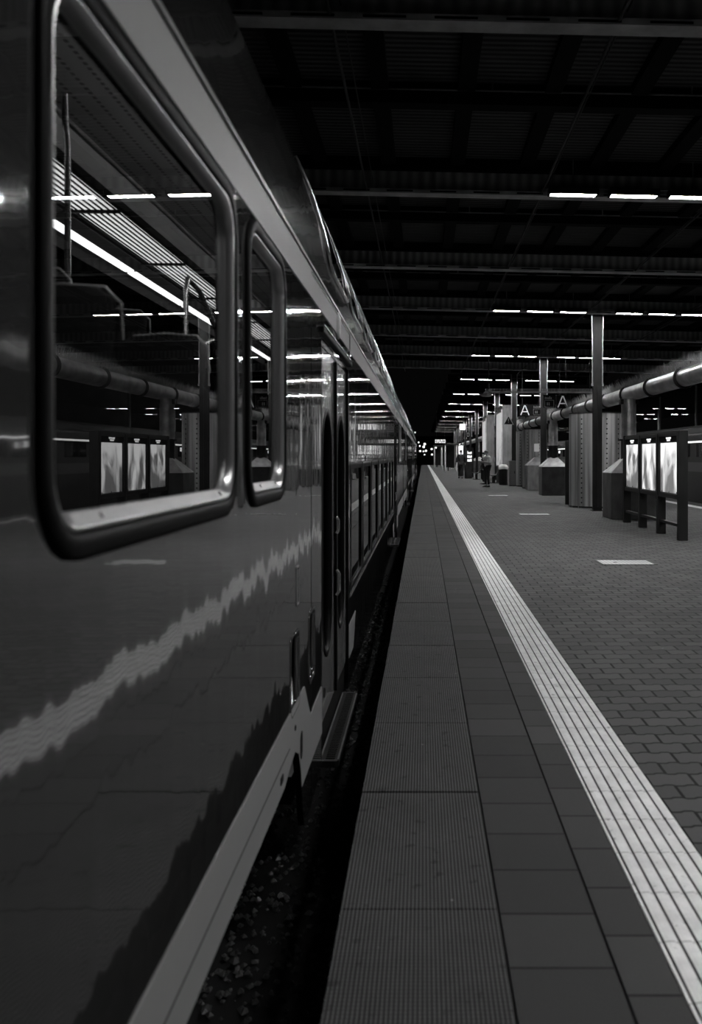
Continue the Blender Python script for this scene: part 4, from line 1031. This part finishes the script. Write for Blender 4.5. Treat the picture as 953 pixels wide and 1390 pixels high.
    skin_mesh(VT, [('pelvis', 'hipL'), ('hipL', 'kneeL'), ('kneeL', 'ankL'), ('pelvis', 'hipR'), ('hipR', 'kneeR'), ('kneeR', 'ankR')], 'trousers', tm, root)
    for S in 'LR':
        a, t = Vector(J['ank'+S]), Vector(J['toe'+S]); d = Vector((t.x-a.x, t.y-a.y, 0)).normalized(); n_ = Vector((-d.y, d.x, 0)); sh = MB(); zb = min(a.z-.09*s, t.z-.03*s)
        lo = []
        for q, w_, h_ in ((-.07, .03, .07), (-.03, .042, .11), (.04, .040, .10), (.12, .048, .06), (.18, .036, .045), (.21, .015, .03)):
            c = Vector((a.x, a.y, zb))+d*q*s; lo.append([(c+n_*w_*s*x_+Vector((0, 0, h_*s*z_)))[:] for x_, z_ in ((-1, 0), (1, 0), (1, .5), (.6, 1), (-.6, 1), (-1, .5))])
        sh.loft(lo); sh.build('shoe', shm, root)
    return root
M_JL = mat('light_jacket_cloth', .55, .8, noise=(9, 9, 9, .3)); M_JD = mat('dark_suit_cloth', .008, .8); M_TR = mat('dark_trousers', .008, .8); M_SH = mat('dark_shoes', .01, .4); M_SHW = mat('white_shoes', .6, .5)
p1 = person((XY(661, 42.2), 42.2, 0), -.9, 1.74, 'person in pale jacket and dark cap standing, looking down at a phone', dict(head=(0, -.06, 1.62), crown=(0, -.07, 1.69), elR=(-.25, -.0, 1.15), wrR=(-.10, -.26, 1.22), elL=(.25, -.0, 1.15), wrL=(.06, -.27, 1.20), kneeL=(.11, -.02, .5)), M_JL, M_TR, M_SH, cap=True)
ph = empty('phone', (0, 0, 0)); bpy.data.objects.remove(ph)
pc = MB().box(-.045, .045, -.008, .008, -.075, .075, bev=.005).build('phone', M_BLACK); pc.location = Vector((XY(661, 42.2), 42.2, 1.27))+Vector((-.30*math.sin(.9), -.30*math.cos(.9), 0)); pc.rotation_euler = (.9, 0, -.9)
tag(pc, 'dark phone held by the person in the pale jacket', 'phone')
p2 = person((XY(625.8, 58), 58, 0), PI+.05, 1.86, 'person in dark suit walking away down the platform, back turned', dict(kneeL=(.10, -.16, .52), ankL=(.10, -.22, .12), toeL=(.10, -.39, .06), kneeR=(-.08, .02, .48), ankR=(-.06, .20, .12), toeR=(-.06, .05, .05), elL=(.27, .06, 1.16), elR=(-.27, .0, 1.16), wrR=(-.27, -.10, .95), wrL=(.28, .10, .95)), M_JD, M_TR, M_SH)
p3 = person((XY(614.3, 104), 104, 0), .2, 1.72, 'small distant figure in white top and dark skirt-like trousers by the shelter', dict(elR=(-.24, -.02, 1.15), wrR=(-.08, -.2, 1.2)), mat('white_top_cloth', .5, .8), M_TR, M_SHW)
p4 = person((XY(656.8, 46.5), 46.6, 0), -1.4, 1.66, 'person in dark clothes standing half hidden behind the pale jacket', dict(), M_JD, M_TR, M_SH)

# ------------------------------------------------------------------ world, camera
w = bpy.data.worlds.new('World'); sc.world = w; w.use_nodes = True
w.node_tree.nodes['Background'].inputs[0].default_value = (1, 1, 1, 1); w.node_tree.nodes['Background'].inputs[1].default_value = .0015
cam = bpy.data.cameras.new('camera'); co = bpy.data.objects.new('camera', cam); COL.objects.link(co); sc.camera = co
co.location = (0, 0, EYE); co.rotation_euler = (PI/2, 0, 0)
cam.sensor_fit = 'HORIZONTAL'; cam.sensor_width = 36; cam.lens = 36*F/953
cam.shift_x = (476.5-574.5)/953; cam.shift_y = -(695-619.5)/953
cam.dof.use_dof = True; cam.dof.focus_distance = 16; cam.dof.aperture_fstop = 4.5
cam.clip_start = .05; cam.clip_end = 600
sc.view_settings.view_transform = 'Standard'; sc.view_settings.look = 'None'; sc.view_settings.gamma = 1; sc.view_settings.use_curve_mapping = False
sc.view_settings.exposure = 0.0
sc.cycles.use_denoising = True
sc.cycles.max_bounces = 8; sc.cycles.glossy_bounces = 5; sc.cycles.transparent_max_bounces = 12
sc.cycles.caustics_reflective = False; sc.cycles.caustics_refractive = False
sc.cycles.sample_clamp_indirect = 4
